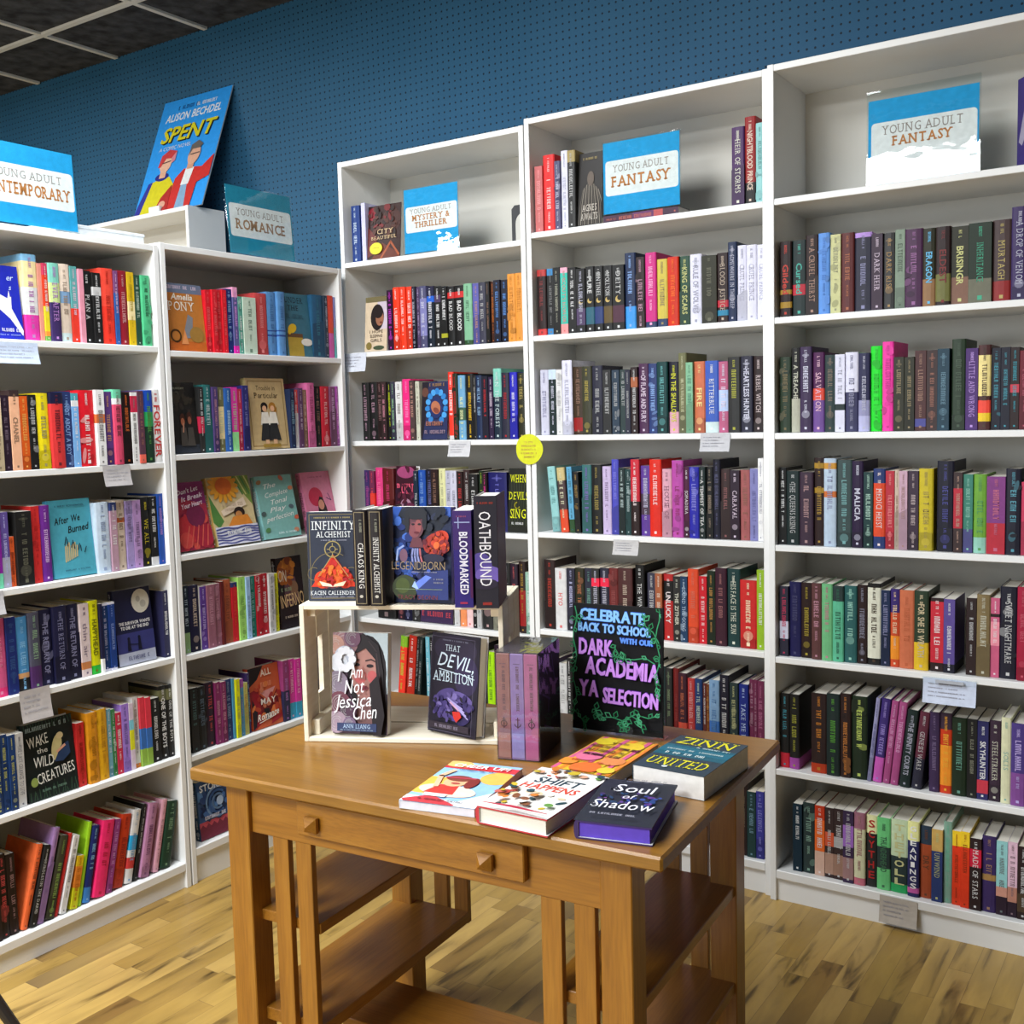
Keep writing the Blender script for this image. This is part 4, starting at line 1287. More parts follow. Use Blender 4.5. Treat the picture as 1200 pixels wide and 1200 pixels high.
# ------------------------------------------------------------------ library table
TA = at(2, .76, 221, 900); TYAW = .072
TB = empty('library_table', (TA[0], TA[1], 0), (0, 0, TYAW), 'brown oak library table with a front drawer, slatted ends and low side shelves', 'table')
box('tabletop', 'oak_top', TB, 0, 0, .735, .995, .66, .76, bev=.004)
for u in (.062, .873):
    for v in (.035, .569): box('leg', 'oak_upright', TB, u, v, 0, u+.056, v+.056, .735, bev=.002)
FR = box('apron', 'oak_along', TB, .118, .045, .634, .873, .065, .735, bev=.001)
box('apron', 'oak_along', TB, .118, .595, .634, .873, .615, .735, bev=.001)
for u in (.075, .896): box('apron', 'oak_across', TB, u, .091, .675, u+.02, .569, .735, bev=.001)
DR = box('drawer', 'oak_drawer', TB, .247, .029, .657, .737, .0455, .724, bev=.002)
for u in (.288, .666):
    m = MB(); m.box(u-.008, .020, .677, u+.008, .029, .693)
    a, b = .0145, .006
    for s in (0,):
        Q = [(u-a, .018, .685-a), (u+a, .018, .685-a), (u+a, .018, .685+a), (u-a, .018, .685+a)]; B = [(x, .0255, z) for x, _, z in Q]; C = (u, .004, .685)
        for i in range(4):
            j = (i+1) % 4; m.poly([Q[i], Q[j], C], 'ccc'); m.poly([B[i], B[j], Q[j], Q[i]], 'ccc')
        m.poly(B[::-1], 'ccc')
    m.build('knob', 'oak_along', DR)
for u in (.168, .225, .758, .820):
    for v in (.047, .598): box('slat', 'oak_upright', TB, u, v, .236, u+.038, v+.015, .634, bev=.001)
for u0, u1 in ((.067, .266), (.756, .924)):
    box('shelf', 'oak_across', TB, u0, .0622, .448, u1, .5978, .470, bev=.0015)
    box('shelf', 'oak_across', TB, u0, .0622, .240, u1, .5978, .266, bev=.0015)
box('stretcher_shelf', 'oak_along', TB, .16, .245, .140, .835, .415, .162, bev=.0015)
for u in (.10, .865): box('end_rail', 'oak_across', TB, u-.012, .091, .120, u+.012, .569, .140, bev=.001)

# ------------------------------------------------------------------ wooden crate lying on its side
CY = R_(25.56); CA = at(2, .76, 357, 869); ce = np.array([math.cos(CY), math.sin(CY), 0]); cn_ = np.array([-math.sin(CY), math.cos(CY), 0])
def CP(u, v, z): return CA+ce*u+cn_*v+np.array([0, 0, z-.76])
CR = empty('wooden_crate', (*CA[:2], .76), (0, 0, CY), 'pale wooden crate on its side on the table, books inside and on top', 'crate')
CW_, CH, CD = .432, .293, .25
for v0, v1 in ((0, .118), (.127, CD)): box('floor_board', 'pine_long', CR, .010, v0, .0003, CW_-.010, v1, .010, bev=.001)
for v0, v1 in ((0, .118), (.127, CD)): box('roof_board', 'pine_long', CR, .010, v0, CH-.010, CW_-.010, v1, CH, bev=.001)
for u0, s in ((0, 1), (CW_-.010, -1)):
    for v0, v1 in ((0, .075), (.081, .160), (.166, CD)):
        m = MB()
        if v0 > .07 and v0 < .1:
            m.box(u0, v0, 0, u0+.010, v1, .085, bev=.001); m.box(u0, v0, CH-.085, u0+.010, v1, CH, bev=.001); m.box(u0, v0+.032, .085, u0+.010, v1, CH-.085)
        else: m.box(u0, v0, 0, u0+.010, v1, CH, bev=.001)
        m.build('end_board', 'pine', CR)
    x = u0+.0102 if s > 0 else u0-.0182
    box('corner_block', 'pine', CR, x, .02, .0102, x+.018, CD-.02, .042, bev=.001); box('corner_block', 'pine', CR, x, .02, CH-.028, x+.018, CD-.02, CH-.0102, bev=.001)

# ------------------------------------------------------------------ books on the crate and on the table
@art('alchemist', '')
def _(a):
    a.rect(0, 0, 1, 1, '3b4152'); a.frame(.05, .012, '8c7f58'); a.bars(.5, .925, .72, .02, 'a89a68', 2)
    a.text('INFINITY', .52, .80, .095, 'e9ecee', 's', .84); a.text('ALCHEMIST', .52, .715, .065, 'e9ecee', 's', .68); a.bars(.52, .675, .5, .014, 'aab', 3)
    a.poly([(.5, .52), (.72, .34), (.96, .16), (.06, .16), (.28, .34)], 'd8452c')
    for u, v, r, c in ((.28, .24, .16, 'e0522c'), (.72, .24, .16, 'dd4a34'), (.5, .32, .17, 'e86a34'), (.38, .28, .1, 'f0883e'), (.62, .28, .1, 'ee7a3a'), (.5, .42, .08, 'd43c3a')): a.ell(u, v, r, r*.62, c)
    a.scatter(70, .5, .27, .36, .11, ('e0522c', 'dd4a34', 'f0883e', 'c83a34', 'e8703a', 'b8303a'), 5, .045)
    a.line([(.5, .52), (.22, .28)], .012, 'b5a56c'); a.line([(.5, .52), (.80, .28)], .012, 'b5a56c'); a.ring(.51, .585, .15, .02, 'b5a56c'); a.ring(.51, .585, .055, .016, 'b5a56c'); a.ring(.5, .30, .42, .012, '8c7f58', a0=60, a1=178); a.ring(.14, .31, .12, .012, '8c7f58', a0=60, a1=300); a.ring(.87, .31, .12, .012, '8c7f58', a0=-120, a1=120)
    for t in (0, 90, 180, 270): a.line([(.51+.06*math.cos(R_(t)), .585+.04*math.sin(R_(t))), (.51+.10*math.cos(R_(t)), .585+.066*math.sin(R_(t)))], .014, 'b5a56c')
    a.poly([(.24, .23), (.46, .195), (.50, .165), (.30, .175)], 'efe6cf'); a.poly([(.76, .23), (.54, .195), (.50, .165), (.70, .175)], 'e3d8bd'); a.poly([(.3, .17), (.5, .155), (.7, .17), (.5, .14)], '5a4a56')
    a.text('KACEN CALLENDER', .5, .075, .045, 'e3e6ea', 's', .86); a.bars(.5, .045, .8, .014, '99a', 6)
@art('endborn', '')
def _(a):
    a.rect(0, 0, 1, 1, '2a3558'); a.poly([(0, 1), (.16, 1), (.05, .85), (0, .8)], '3a62b4'); a.poly([(1, 1), (.84, 1), (.93, .88), (1, .9)], '4a6ec0'); a.ell(.5, .87, .42, .17, '252b3a'); a.ell(.12, .55, .22, .12, '2c4a92'); a.ell(.20, .42, .16, .14, '4a6cb8')
    a.scatter(46, .12, .55, .2, .32, ('3a62b4', '2c4a92', '23397c', '4f7ad0', '2a3558'), 1, .07); a.scatter(20, .5, .9, .45, .12, ('252b3a', '1f2636', '2c3450'), 4, .08)
    a.ell(.42, .80, .135, .125, '6b4450'); a.ell(.39, .76, .10, .08, '8a5058'); a.ell(.46, .80, .055, .07, '9c5a5c'); a.ell(.37, .82, .03, .010, '1d1a24'); a.ell(.48, .82, .03, .010, '1d1a24'); a.ell(.43, .735, .045, .012, '6e2a38'); a.poly([(.36, .68), (.5, .68), (.56, .58), (.3, .58)], '71404a'); a.ell(.42, .93, .2, .06, '23252f'); a.ell(.27, .84, .04, .1, '23252f'); a.ell(.57, .86, .04, .1, '23252f')
    for u, v, r, c in ((.76, .62, .22, 'a8392c'), (.84, .68, .15, 'c8472e'), (.70, .60, .14, 'd0522f'), (.88, .58, .13, '8c3040'), (.78, .66, .09, 'e06a3c')): a.ell(u, v, r, r*.5, c, rot=25)
    a.scatter(60, .78, .62, .20, .11, ('a8392c', 'c8472e', 'd8562f', '8c2c34', 'e8743c', '6c2434'), 2, .05)
    a.ell(.72, .47, .2, .05, '2b2a44'); a.scatter(40, .6, .2, .4, .16, ('33407c', '3f56a8', '2a3264', '4f6cc8'), 3, .06)
    for i in range(4): a.line([(.40+.04*i, .57), (.38+.05*i, .50), (.39+.055*i, .44)], .03, '8f96c8' if i < 3 else 'b86a70')
    a.line([(.12, .45), (.14, .56), (.24, .60)], .03, '9fb4e6'); a.ell(.24, .50, .07, .07, '7c5a70'); a.ell(.26, .17, .22, .13, '3f4a2e'); a.ell(.22, .19, .12, .08, '52602f'); a.poly([(.4, .22), (.72, .34), (1, .36), (1, .05), (.5, .05)], '33407c'); a.poly([(.40, .20), (.46, .14), (.72, .28), (.62, .30)], '6f8ae0'); a.poly([(.38, .18), (.43, .24), (.50, .15)], 'a8c4f4')
    a.text('LEGENDBORN', .5, .355, .085, 'a79272', 't', .94); a.bars(.6, .325, .45, .014, '99a', 2); a.line([(.1, .155), (.9, .155)], .008, '8a9a78'); a.bars(.85, .25, .18, .02, '889', 3); a.bars(.85, .215, .18, .02, '889', 4); a.text('TRACY DEONN', .48, .05, .045, '7e4048', '', .7)
@art('jessica', '')
def _(a):
    a.rect(0, 0, 1, 1, '6d5566'); a.rect(.55, .4, 1, 1, 'c4d2d8'); a.ell(.62, .60, .36, .38, '2b2226'); a.poly([(.55, .5), (.96, .62), (1, .3), (.98, 0), (.5, 0)], '2b2226')
    a.poly([(.45, .42), (.74, .45), (.78, .1), (.45, .1)], '8f6a68'); a.ell(.57, .62, .235, .25, 'b98a80'); a.ell(.57, .50, .19, .15, 'b08078'); a.ell(.50, .57, .12, .07, 'c8696a'); a.ell(.72, .57, .09, .06, 'c8696a')
    a.ell(.68, .675, .065, .018, '2f2226'); a.ell(.44, .685, .055, .017, '2f2226'); a.line([(.60, .725), (.70, .74), (.77, .72)], .022, '4a3838'); a.line([(.38, .73), (.48, .735)], .022, '4a3838'); a.poly([(.55, .68), (.61, .54), (.50, .545)], 'ad746c'); a.ell(.56, .455, .10, .024, '8f4a54'); a.line([(.47, .455), (.65, .457)], .008, '5f2c38')
    a.poly([(.30, .86), (.55, 1.0), (.84, .88), (.93, .62), (.96, 0), (.76, 0), (.83, .42), (.78, .74), (.60, .85), (.44, .80)], '2b2226'); a.line([(.80, .8), (.88, .5), (.86, .1)], .02, '4a3a3e'); a.line([(.66, .92), (.8, .82)], .02, '43363a')
    for u, v, r, c in ((.2, .92, .26, 'a07a80'), (.05, .88, .16, 'c49a8c'), (.36, .95, .15, '7c5a70'), (.24, .75, .20, 'c8ccd8'), (.12, .70, .16, 'dde0e6'), (.10, .5, .2, '8f8292'), (.15, .3, .2, '7c4a58'), (.3, .24, .16, '5f4358'), (.1, .12, .18, 'b09aa8'), (.34, .1, .12, '86708a')):
        a.ell(u, v, r, r*.62, c, rot=30)
        for k in range(3): a.ring(u, v, r*(.35+.2*k), .02, mixc(c, 'eee', .25), n=10, a0=40*k, a1=40*k+210)
    for i in range(9): t = R_(i*40); a.ell(.25+.13*math.cos(t), .74+.09*math.sin(t), .07, .04, 'e4e6ec', rot=i*40)
    a.poly([(.70, .5), (.86, .6), (.98, .2), (.92, 0), (.78, 0)], '2b2226')
    for t, u, v, h, f in (('I', .14, .52, .13, .06), ('Am', .46, .56, .12, .25), ('Not', .42, .41, .13, .36), ('Jessica', .40, .27, .13, .68), ('Chen', .62, .16, .13, .46)): a.text(t, u, v, h, 'f2f2f4', '', f, shear=.35, rot=6)
    a.rect(.12, .035, .84, .115, '3e4a70'); a.text('ANN LIANG', .48, .065, .04, 'b9cfe8', 's', .5); a.bars(.48, .043, .6, .012, '9ab', 7)
@art('devil', '')
def _(a):
    a.rect(0, 0, 1, 1, '2b2534'); a.ell(.5, .85, .45, .14, '362f44'); a.ell(.75, .6, .25, .2, '3a3050'); a.bars(.5, .925, .55, .018, '778', 2)
    a.text('THAT', .45, .83, .06, 'c9d8e2', 's', .32); a.text('DEVIL,', .52, .66, .135, 'cfdde8', '', .78, shear=.3, rot=-4); a.line([(.18, .64), (.5, .62)], .012, 'cfdde8'); a.line([(.6, .62), (.92, .58)], .014, 'cfdde8'); a.text('AMBITION', .50, .52, .10, 'c9d8e2', 's', .86)
    for u, v, rx, ry, c, r in ((.35, .40, .2, .05, '574a80', 20), (.7, .38, .22, .05, '6a5c94', -15), (.3, .28, .22, .05, '4d4078', -10), (.6, .30, .24, .04, '7d70a8', -25), (.78, .28, .18, .05, '4a3e70', 15), (.4, .2, .26, .05, '5a4c88', -12), (.75, .18, .16, .06, '3c3260', 30)): a.ell(u, v, rx, ry, c, rot=r)
    a.scatter(50, .5, .28, .42, .14, ('574a80', '4d4078', '6a5c94', '3a3060', '7d70a8', '2b2534'), 6, .05)
    for i in range(4): a.line([(.45+.05*i, .36-.02*i), (.75+.04*i, .28-.03*i)], .02, 'a99fd0')
    a.poly([(.55, .24), (.70, .25), (.74, .20), (.64, .14), (.58, .18)], 'c8382e'); a.line([(.5, .33), (.68, .26)], .03, 'c9a0b8'); a.frame(.05, .008, '5a5468'); a.rect(.08, .05, .9, .115, '3a303a'); a.bars(.45, .065, .5, .03, '8a8090', 5)
@art('cheer', '')
def _(a):
    a.rect(0, 0, 1, 1, '9cc4e6'); a.ell(.1, .4, .35, .2, 'f0c05a'); a.ell(.85, .68, .22, .15, 'f0bd62'); a.rect(0, .82, 1, .94, 'd8434a'); a.ell(.15, .93, .2, .08, 'eec27a'); a.poly([(0, 0), (1, 0), (1, .35), (.7, .1), (0, .14)], 'eef0f4'); a.ell(.42, .30, .40, .13, 'f0d8c4', rot=-8); a.poly([(0, .04), (.3, .18), (.72, .02), (.7, 0), (.05, 0)], 'd04a52'); a.poly([(.15, .22), (.55, .22), (.5, .42), (.25, .42)], 'd8483f'); a.ell(.40, .50, .16, .11, 'f0b890'); a.ell(.40, .58, .18, .07, '8a4a3a'); a.ell(.62, .5, .08, .12, '8a3a34'); a.line([(.22, .58), (.6, .6)], .05, 'b84a58'); a.line([(.22, .36), (.12, .6), (.2, .75)], .07, 'f0c0a0'); a.ell(.42, .46, .06, .02, 'c4625a'); a.rect(.2, .14, .5, .2, 'f4f2f0')
    a.text('CHEER UP!', .5, .845, .07, 'fff', 'b', .8, shear=.1); a.bars(.5, .77, .5, .03, '356', 4); a.bars(.5, .05, .6, .03, '433', 5)
@art('shift', '')
def _(a):
    a.rect(0, 0, 1, 1, 'e9e7e2'); a.text('SHIFT', .5, .66, .13, '2f4654', 'b', .66, shear=.1); a.text('HAPPENS', .5, .52, .11, 'd6523c', 'b', .80, shear=.1)
    rg = random.Random(4)
    for i in range(46):
        u = rg.uniform(.05, .95); v = rg.choice((rg.uniform(.82, .96), rg.uniform(.08, .46))); a.ell(u, v, rg.uniform(.03, .09), rg.uniform(.015, .045), rg.choice(('d2853c', 'c9b23c', '6f9a52', 'b8483c', '34525a', 'd9a88c', 'e0c8a8', '8a5a3c', 'c96f62', 'e9e2d8')), rot=rg.uniform(0, 180))
    a.poly([(0, .0), (.5, .045), (1, .01), (1, 0)], 'b8384e')
@art('pinkyellow', '')
def _(a):
    a.rect(0, 0, 1, 1, 'e2b53c')
    for i in range(9): a.poly([(.0+.13*i, 0), (.07+.13*i, 0), (.12+.13*i, 1), (.04+.13*i, 1)], ('d86a94', 'e8913c', 'e0c23c')[i % 3])
    for u, v, r, c in ((.2, .85, .18, 'e8d23c'), (.7, .8, .2, 'e8c83c'), (.3, .4, .22, 'de7a9a'), (.75, .35, .2, 'e0925a'), (.5, .1, .25, 'e87a3c'), (.12, .2, .16, 'e8943c'), (.85, .1, .14, 'e0c84a')): a.ell(u, v, r, r*.55, c, rot=40)
    for i, v in enumerate((.66, .54, .42)): a.bars(.5, v, .84-.08*i, .06, '4a2430', 20+i)
    a.bars(.5, .8, .3, .04, '4a2430', 3); a.bars(.5, .22, .7, .04, 'a8423c', 4)
@art('zenne', '')
def _(a):
    a.rect(0, 0, 1, 1, '3d4c56'); a.rect(0, .40, 1, .72, '2c6676'); a.rect(0, .5, 1, .66, '2f7386')
    a.text('ZINN', .5, .76, .20, 'e0d832', 's', .86, shear=.1); a.text('UNITED', .5, .12, .20, 'e0d832', 's', .86, shear=.1); a.bars(.45, .44, .6, .055, 'd5e2e2', 11); a.bars(.5, .56, .8, .035, 'c4d8d8', 4); a.bars(.7, .68, .5, .03, 'c4d8d8', 5); a.ell(.4, .08, .04, .025, 'cfd8d8')
@art('soul', '')
def _(a):
    a.rect(0, 0, 1, 1, '32353f'); rg = random.Random(9)
    for i in range(40): a.ell(rg.uniform(.12, .95), rg.uniform(.38, .64), rg.uniform(.02, .06), rg.uniform(.012, .03), rg.choice(('41569c', '6a4a94', '33508a', '8a5a9c', '2e4a6c', '4a3a6c')), rot=rg.uniform(0, 180))
    a.text('Soul', .52, .62, .17, 'f0eff4', 's', .58, shear=.12); a.text('of', .50, .47, .09, 'f0eff4', '', .16, shear=.25); a.text('Shadow', .5, .23, .17, 'f0eff4', 's', .82, shear=.12); a.ring(.27, .66, .05, .018, 'f0eff4', a0=90, a1=330); a.ring(.13, .27, .05, .018, 'f0eff4', a0=90, a1=330)
    a.bars(.6, .90, .6, .025, '778', 3); a.bars(.6, .85, .5, .025, '778', 4); a.bars(.48, .075, .62, .035, 'a9a8b4', 12)
def up(u, v, z, W, H, T, yaw, lean, artid, label, col, **k):
    """a book standing cover outwards; u, v are its lower left corner in the crate's own directions"""
    fi = R_(lean); P = CP(u, v, z+T*math.sin(fi)*math.cos(fi)+.0004)
    return make_book(W, H, T, P, (-fi, 0, CY+R_(yaw)), col, artid=artid, label=label, **k)
ZT = .76+CH
up(.008, .043, ZT, .112, .190, .022, 2, 2, 'alchemist', 'paperback with an orange flame triangle and open book drawn, on the crate top', '3b4152', tcol='bbb')
def up_spine(u, v, z, T, H, W, yaw, label, col, **k):
    P = CP(u, v, z+.0004); return make_book(W, H, T, P, (0, 0, CY+math.pi/2+R_(yaw)), col, label=label, **k)
def chaos(t):
    def d(a):
        a.frame(.16, .05, '94876c'); a.text(t, .40, .45, .5, 'fff') if False else None
        a.k += 1; a.m.text(t, a.P(.36, .42), (0, 0, -1), (0, -1, 0), .0115, 'e6e4e0', 's', a.H*(.48 if len(t) < 12 else .58)); a.k += 1; a.m.bars(a.P(.5, .90), (0, 0, -1), (0, -1, 0), .026, .005, '998', random.Random(3)); a.ell(.5, .10, .12, .016, 'c9c4b8')
    return d
up_spine(.156, -.014, ZT, .031, .199, .135, -4, 'black hardcover, gold-framed spine, next to the flame paperback on the crate', '2a2428', hc=True, tcol='_', spine=chaos('CHAOS KING'))
up_spine(.190, -.017, ZT, .032, .200, .135, -4, 'black hardcover with gold-framed spine beside the book with a blue-lit face, crate top', '2b2426', hc=True, tcol='_', spine=chaos('INFINITY ALCHEMIST'))
up(.200, .022, ZT, .128, .200, .030, -9, 3, 'endborn', 'dark blue paperback facing out with a girl and red flames, centre of crate top', '2d3f86', tcol='bbb', pagecol='f0ece2')
def bloodm(a):
    a.rect(0, 0, 1, 1, '3b2f7c'); a.rect(0, .6, 1, 1, '4b3474'); a.rect(.86, .1, 1, .6, '5c2a5c'); a.bars(.5, .93, .6, .02, '957', 3); a.line([(.1, .88), (.9, .88)], .06, 'a9b4dc'); a.line([(.3, .82), (.3, .93)], .05, 'a9b4dc')
    a.k += 1; a.m.text('BLOODMARKED', a.P(.34, .46), (0, 0, -1), (0, -1, 0), .016, 'e8e6f2', 'b', .128); a.rect(.3, .04, .7, .06, 'a83a5c')
up_spine(.378, -.033, ZT, .038, .197, .130, 0, 'thick purple paperback with white spine lettering, between the blue and tallest crate-top books', '33297a', tcol='_', spine=bloodm, pagecol='f0ece2')
def oathb(a):
    a.rect(0, 0, 1, 1, '34323c'); a.ell(.25, .38, .5, .12, '62549c'); a.ell(.6, .30, .6, .08, '7d6ab8'); a.ell(.4, .22, .6, .05, '3a3446'); a.bars(.5, .93, .7, .018, 'a4483c', 3); a.rect(.3, .03, .7, .055, '9c3a34')
    a.k += 1; a.m.text('OATHBOUND', a.P(.22, .53), (0, 0, -1), (0, -1, 0), .023, 'f0eef2', '', .152)
up_spine(.431, -.040, ZT, .046, .226, .150, 2, 'tallest and thickest black hardcover at the far end of the crate top', '33303a', hc=True, tcol='_', spine=oathb, side='3d2f4a', pagecol='f0ece2')
ZI = .7702
up(.056, .022, ZI, .122, .214, .022, -5, 7, 'jessica', 'paperback with a painted face half hidden by pale flowers, inside the crate', '4a3a44', tcol='bbb')
up(.256, .052, ZI, .132, .210, .030, -30, 7, 'devil', 'dark purple hardcover with pale blue title and reaching hands, inside the crate', '2b2534', hc=True, tcol='bbb')

def flat(c1, c2, T, H, artid, label, col, W=None, **k):
    """a book lying face up; c1, c2 are pixels of the lower left and lower right corners of its top face"""
    A = at(2, .76+T, *c1); B = at(2, .76+T, *c2); y = math.atan2(B[1]-A[1], B[0]-A[0]); W = W or float(np.linalg.norm((B-A)[:2]))
    return make_book(W, H, T, (A[0], A[1], .7604+T), (-math.pi/2, 0, y), col, artid=artid, label=label, **k)
flat((467.5, 938), (556, 949), .014, .225, 'cheer', 'comic paperback with red title band and pale blue cover, at the front of the table', 'd8dbe6', tcol='_', pagecol='e4e4ee')
flat((557, 944), (641, 961), .030, .222, 'shift', 'white hardcover with red foot and scattered colourful drawings, lying between comic and purple-edged book', 'c2424a', hc=True, tcol='_', side='c2424a')
flat((672, 961), (764, 971), .030, .205, 'soul', 'charcoal hardcover with purple page edges, at the table corner', '4a3a6c', hc=True, tcol='_', pagecol='6f55c8', side='3a2f5c')
flat((645, 899), (714, 911), .024, .215, 'pinkyellow', 'pink and yellow marbled paperback lying in front of the chalk sign', 'c98a5a', tcol='_')
flat((741, 896), (825, 911), .043, .205, 'zenne', 'thick paperback with yellow lettering on teal, near the table edge', '3d4c56', tcol='_', pagecol='e9e6e0')

# boxed set, three spines in a dark slipcase under shrink wrap
A = at(2, .76, 583, 890); B = at(2, .76, 633, 894); by = math.atan2(B[1]-A[1], B[0]-A[0]); bw = .0885
BS = empty('boxed_set', (A[0], A[1], .7603), (0, 0, by), 'shrink-wrapped boxed set with three rose and lilac spines in a dark slipcase', 'box set')
m = MB(); m.box(0, .003, 0, .0015, .150, .216, '2a2430'); m.box(bw-.0015, .003, 0, bw, .150, .216, '2a2430'); m.box(.0015, .1485, 0, bw-.0015, .150, .216, '2a2430'); m.box(.0015, .003, 0, bw-.0015, .1485, .0015, '2a2430'); m.box(.0015, .003, .2145, bw-.0015, .1485, .216, '55505a')
a = Art(m, (bw, .003, 0), (0, 1, 0), (0, 0, 1), (1, 0, 0), .147, .216)
for u0, v0, u1, v1 in ((.2, .9, .4, .75), (.4, .9, .25, .78), (.15, .6, .5, .5), (.45, .62, .4, .4), (.6, .9, .75, .6), (.2, .3, .6, .2)): a.line([(u0, v0), (u1, v1)], .03, '5a4a80')
m.build('slipcase', 'printed_cover', BS)
for i, c in enumerate(('8f6466', '8a76ac', 'a8648f')):
    m = MB(); x = .002+.0283*i; m.box(x, .0005, .002, x+.0277, .140, .2135, c, bev=.001); a = Art(m, (x, .0005, .002), (1, 0, 0), (0, 0, 1), (0, -1, 0), .0277, .2115)
    a.rect(.06, .02, .94, .25, ('a87e78', '9a92c8', 'b86a98')[i]); a.bars(.5, .9, .5, .01, '546', i)
    a.k += 1; m.bars(a.P(.42, .88), (0, 0, -1), (1, 0, 0), .09, .006, '5f4458', random.Random(i+3))
    a.ring(.5, .34, .22, .06, '4a3040', n=10, a0=180*(i == 1), a1=360); a.line([(.5, .30), (.5, .40)], .07, '4a3040'); a.line([(.36, .38), (.64, .38)], .05, '4a3040')
    m.build('book', 'printed_cover', BS)
box('shrink_wrap', 'shrink_wrap', BS, -.0012, -.0016, .0002, bw+.0012, .1512, .2175, bev=.001)

# hand-drawn chalkboard sign in a clear stand
S1 = at(2, .76, 671, 856); S2 = at(2, .76, 777, 869); sy = math.atan2(S2[1]-S1[1], S2[0]-S1[0])
SG = empty('chalk_sign', (S1[0], S1[1], .76), (R_(-3), 0, sy), 'black chalkboard sign hand lettered in blue and lilac with green vines, on the table', 'sign')
m = MB(); m.box(0, 0, .006, .204, .004, .276, '17171a', bev=.0006); a = Art(m, (0, 0, .006), (1, 0, 0), (0, 0, 1), (0, -1, 0), .204, .27)
for t, u, v, h, f, c, g, ro in (('CELEBRATE', .44, .870, .085, .72, '8fc4f0', '2c5fc4', -1.5), ('BACK TO SCHOOL', .465, .780, .066, .80, '8fc0f0', '2c5fc4', -1.5), ('WITH OUR', .715, .708, .040, .36, '6a9cf0', '2448b0', -1.5), ('DARK', .27, .605, .120, .38, 'd59af0', '6a2fa8', -1), ('ACADEMIA', .56, .445, .128, .81, 'd59af0', '6a2fa8', -2.5), ('YA', .20, .280, .120, .22, 'd59af0', '6a2fa8', -1), ('SELECTION', .665, .235, .112, .61, 'd59af0', '6a2fa8', -2)):
    for dx, dy in ((.006, -.004), (-.006, .003), (.006, .004), (-.004, -.004)): a.text(t, u+dx, v+dy, h, g, 'b', f, rot=ro)
    a.k += 3
    for dx in (-.004, .004): a.text(t, u+dx, v, h, c, 'b', f, rot=ro)
def vine(pts, leaves, seed):
    rg = random.Random(seed); a.line(pts, .011, '3f9a6c'); q = np.array(pts)
    for i in range(leaves):
        k = rg.randrange(len(q)-1); p = q[k]+(q[k+1]-q[k])*rg.random(); t = rg.uniform(0, 360); L = rg.uniform(.05, .085)
        tip = p+np.array([math.cos(R_(t)), math.sin(R_(t))*.75])*L; n = np.array([-math.sin(R_(t)), math.cos(R_(t))*.75])*L*.32; mid = (p+tip)/2
        a.line([p, mid+n, tip, mid-n, p], .009, rg.choice(('3f9a6c', '58b486', '2f8a5c')))
wv = lambda u, v0, v1, n, s: [(u+.022*math.sin(i*1.3+s), v0+(v1-v0)*i/n) for i in range(n+1)]
vine(wv(.05, .98, .08, 14, 0), 16, 1); vine(wv(.965, .98, .30, 10, 1), 12, 2); vine([(.80, .96), (.84, .86), (.92, .82), (.98, .74)], 7, 3); vine([(.52, .70), (.50, .62), (.60, .60), (.72, .60), (.84, .62), (.94, .58)], 10, 4)
vine([(.30, .20), (.34, .12), (.48, .14), (.60, .12), (.74, .18), (.88, .16), (.98, .19)], 18, 5); vine([(.06, .18), (.16, .10), (.20, .05)], 8, 6); vine([(.60, .12), (.66, .04)], 8, 7); vine([(.78, .17), (.84, .05)], 7, 8)
m.build('board', 'matte_print', SG)
m = MB(); q = MB(); q.box(-.002, -.022, .0003, .206, .03, .003); m.merge(q, Matrix.Rotation(R_(3), 4, 'X')); m.box(-.002, -.006, .003, .206, -.0032, .022); m.box(-.002, .0056, .003, .206, .008, .05); m.build('stand', 'clear_acrylic', SG)

# ------------------------------------------------------------------ acrylic section signs
def sign(loc, rz, W, H, lines, label, lean=4, portrait=False, gap=.004, top=0, dim=None, tall=False):
    r = empty('section_sign', loc, (-R_(lean), 0, rz), label, 'sign', 'section signs')
    m = MB(); z0 = .003; teal = dim or '2aa6dc'
    m.box(gap, .0032, z0+gap, W-gap, .0040, H-gap-top, teal); a = Art(m, (gap, .0032, z0+gap), (1, 0, 0), (0, 0, 1), (0, -1, 0), W-2*gap, H-2*gap-top-z0)
    v0, v1 = (.14, .74) if tall else (.25, .74) if not portrait else (.32, .72); rr = .035; u0, u1 = .03, .985
    P = []
    for cx, cy, s in ((u1-rr, v1-rr*1.2, 0), (u0+rr, v1-rr*1.2, 90), (u0+rr, v0+rr*1.2, 180), (u1-rr, v0+rr*1.2, 270)): P += [(cx+rr*math.cos(R_(s+t)), cy+rr*1.2*math.sin(R_(s+t))) for t in (0, 30, 60, 90)]
    a.poly(P, 'eceeee')
    a.text(lines[0], .5, (.595 if tall else .575) if not portrait else .61, .10 if not portrait else .075, 'a0958f', 's', .74 if not portrait else .78)
    n = len(lines)-1
    if tall: n = 1
    for i, t in enumerate(lines[1:]): a.text(t, .5, ((.46 if tall else .37) if n == 1 else (.50, .39)[i]), (.105 if tall else .145) if n == 1 else .085, 'c98a52' if not dim else 'b08a6a', 'sb', {7: .55 if tall else .78, 12: .90}.get(len(t), .74) if n == 1 else .7-.08*i)
    m.build('card', 'matte_print', r)
    m = MB(); m.box(0, 0, z0, W, .0022, H); m.build('front_sheet', 'clear_acrylic', r)
    m = MB(); m.box(0, .0050, z0, W, .0068, H); q = MB(); q.box(0, .0, .0004, W, .07, .0024); m.merge(q, Matrix.Rotation(R_(lean), 4, 'X')); m.build('stand', 'clear_acrylic', r)
    return r
sign((.266, .022, 2.0045), 0, .240, .230, ('YOUNG ADULT', 'MYSTERY &', 'THRILLER'), 'blue and white sign reading young adult mystery and thriller, in the corner bookcase', portrait=True, lean=.6)
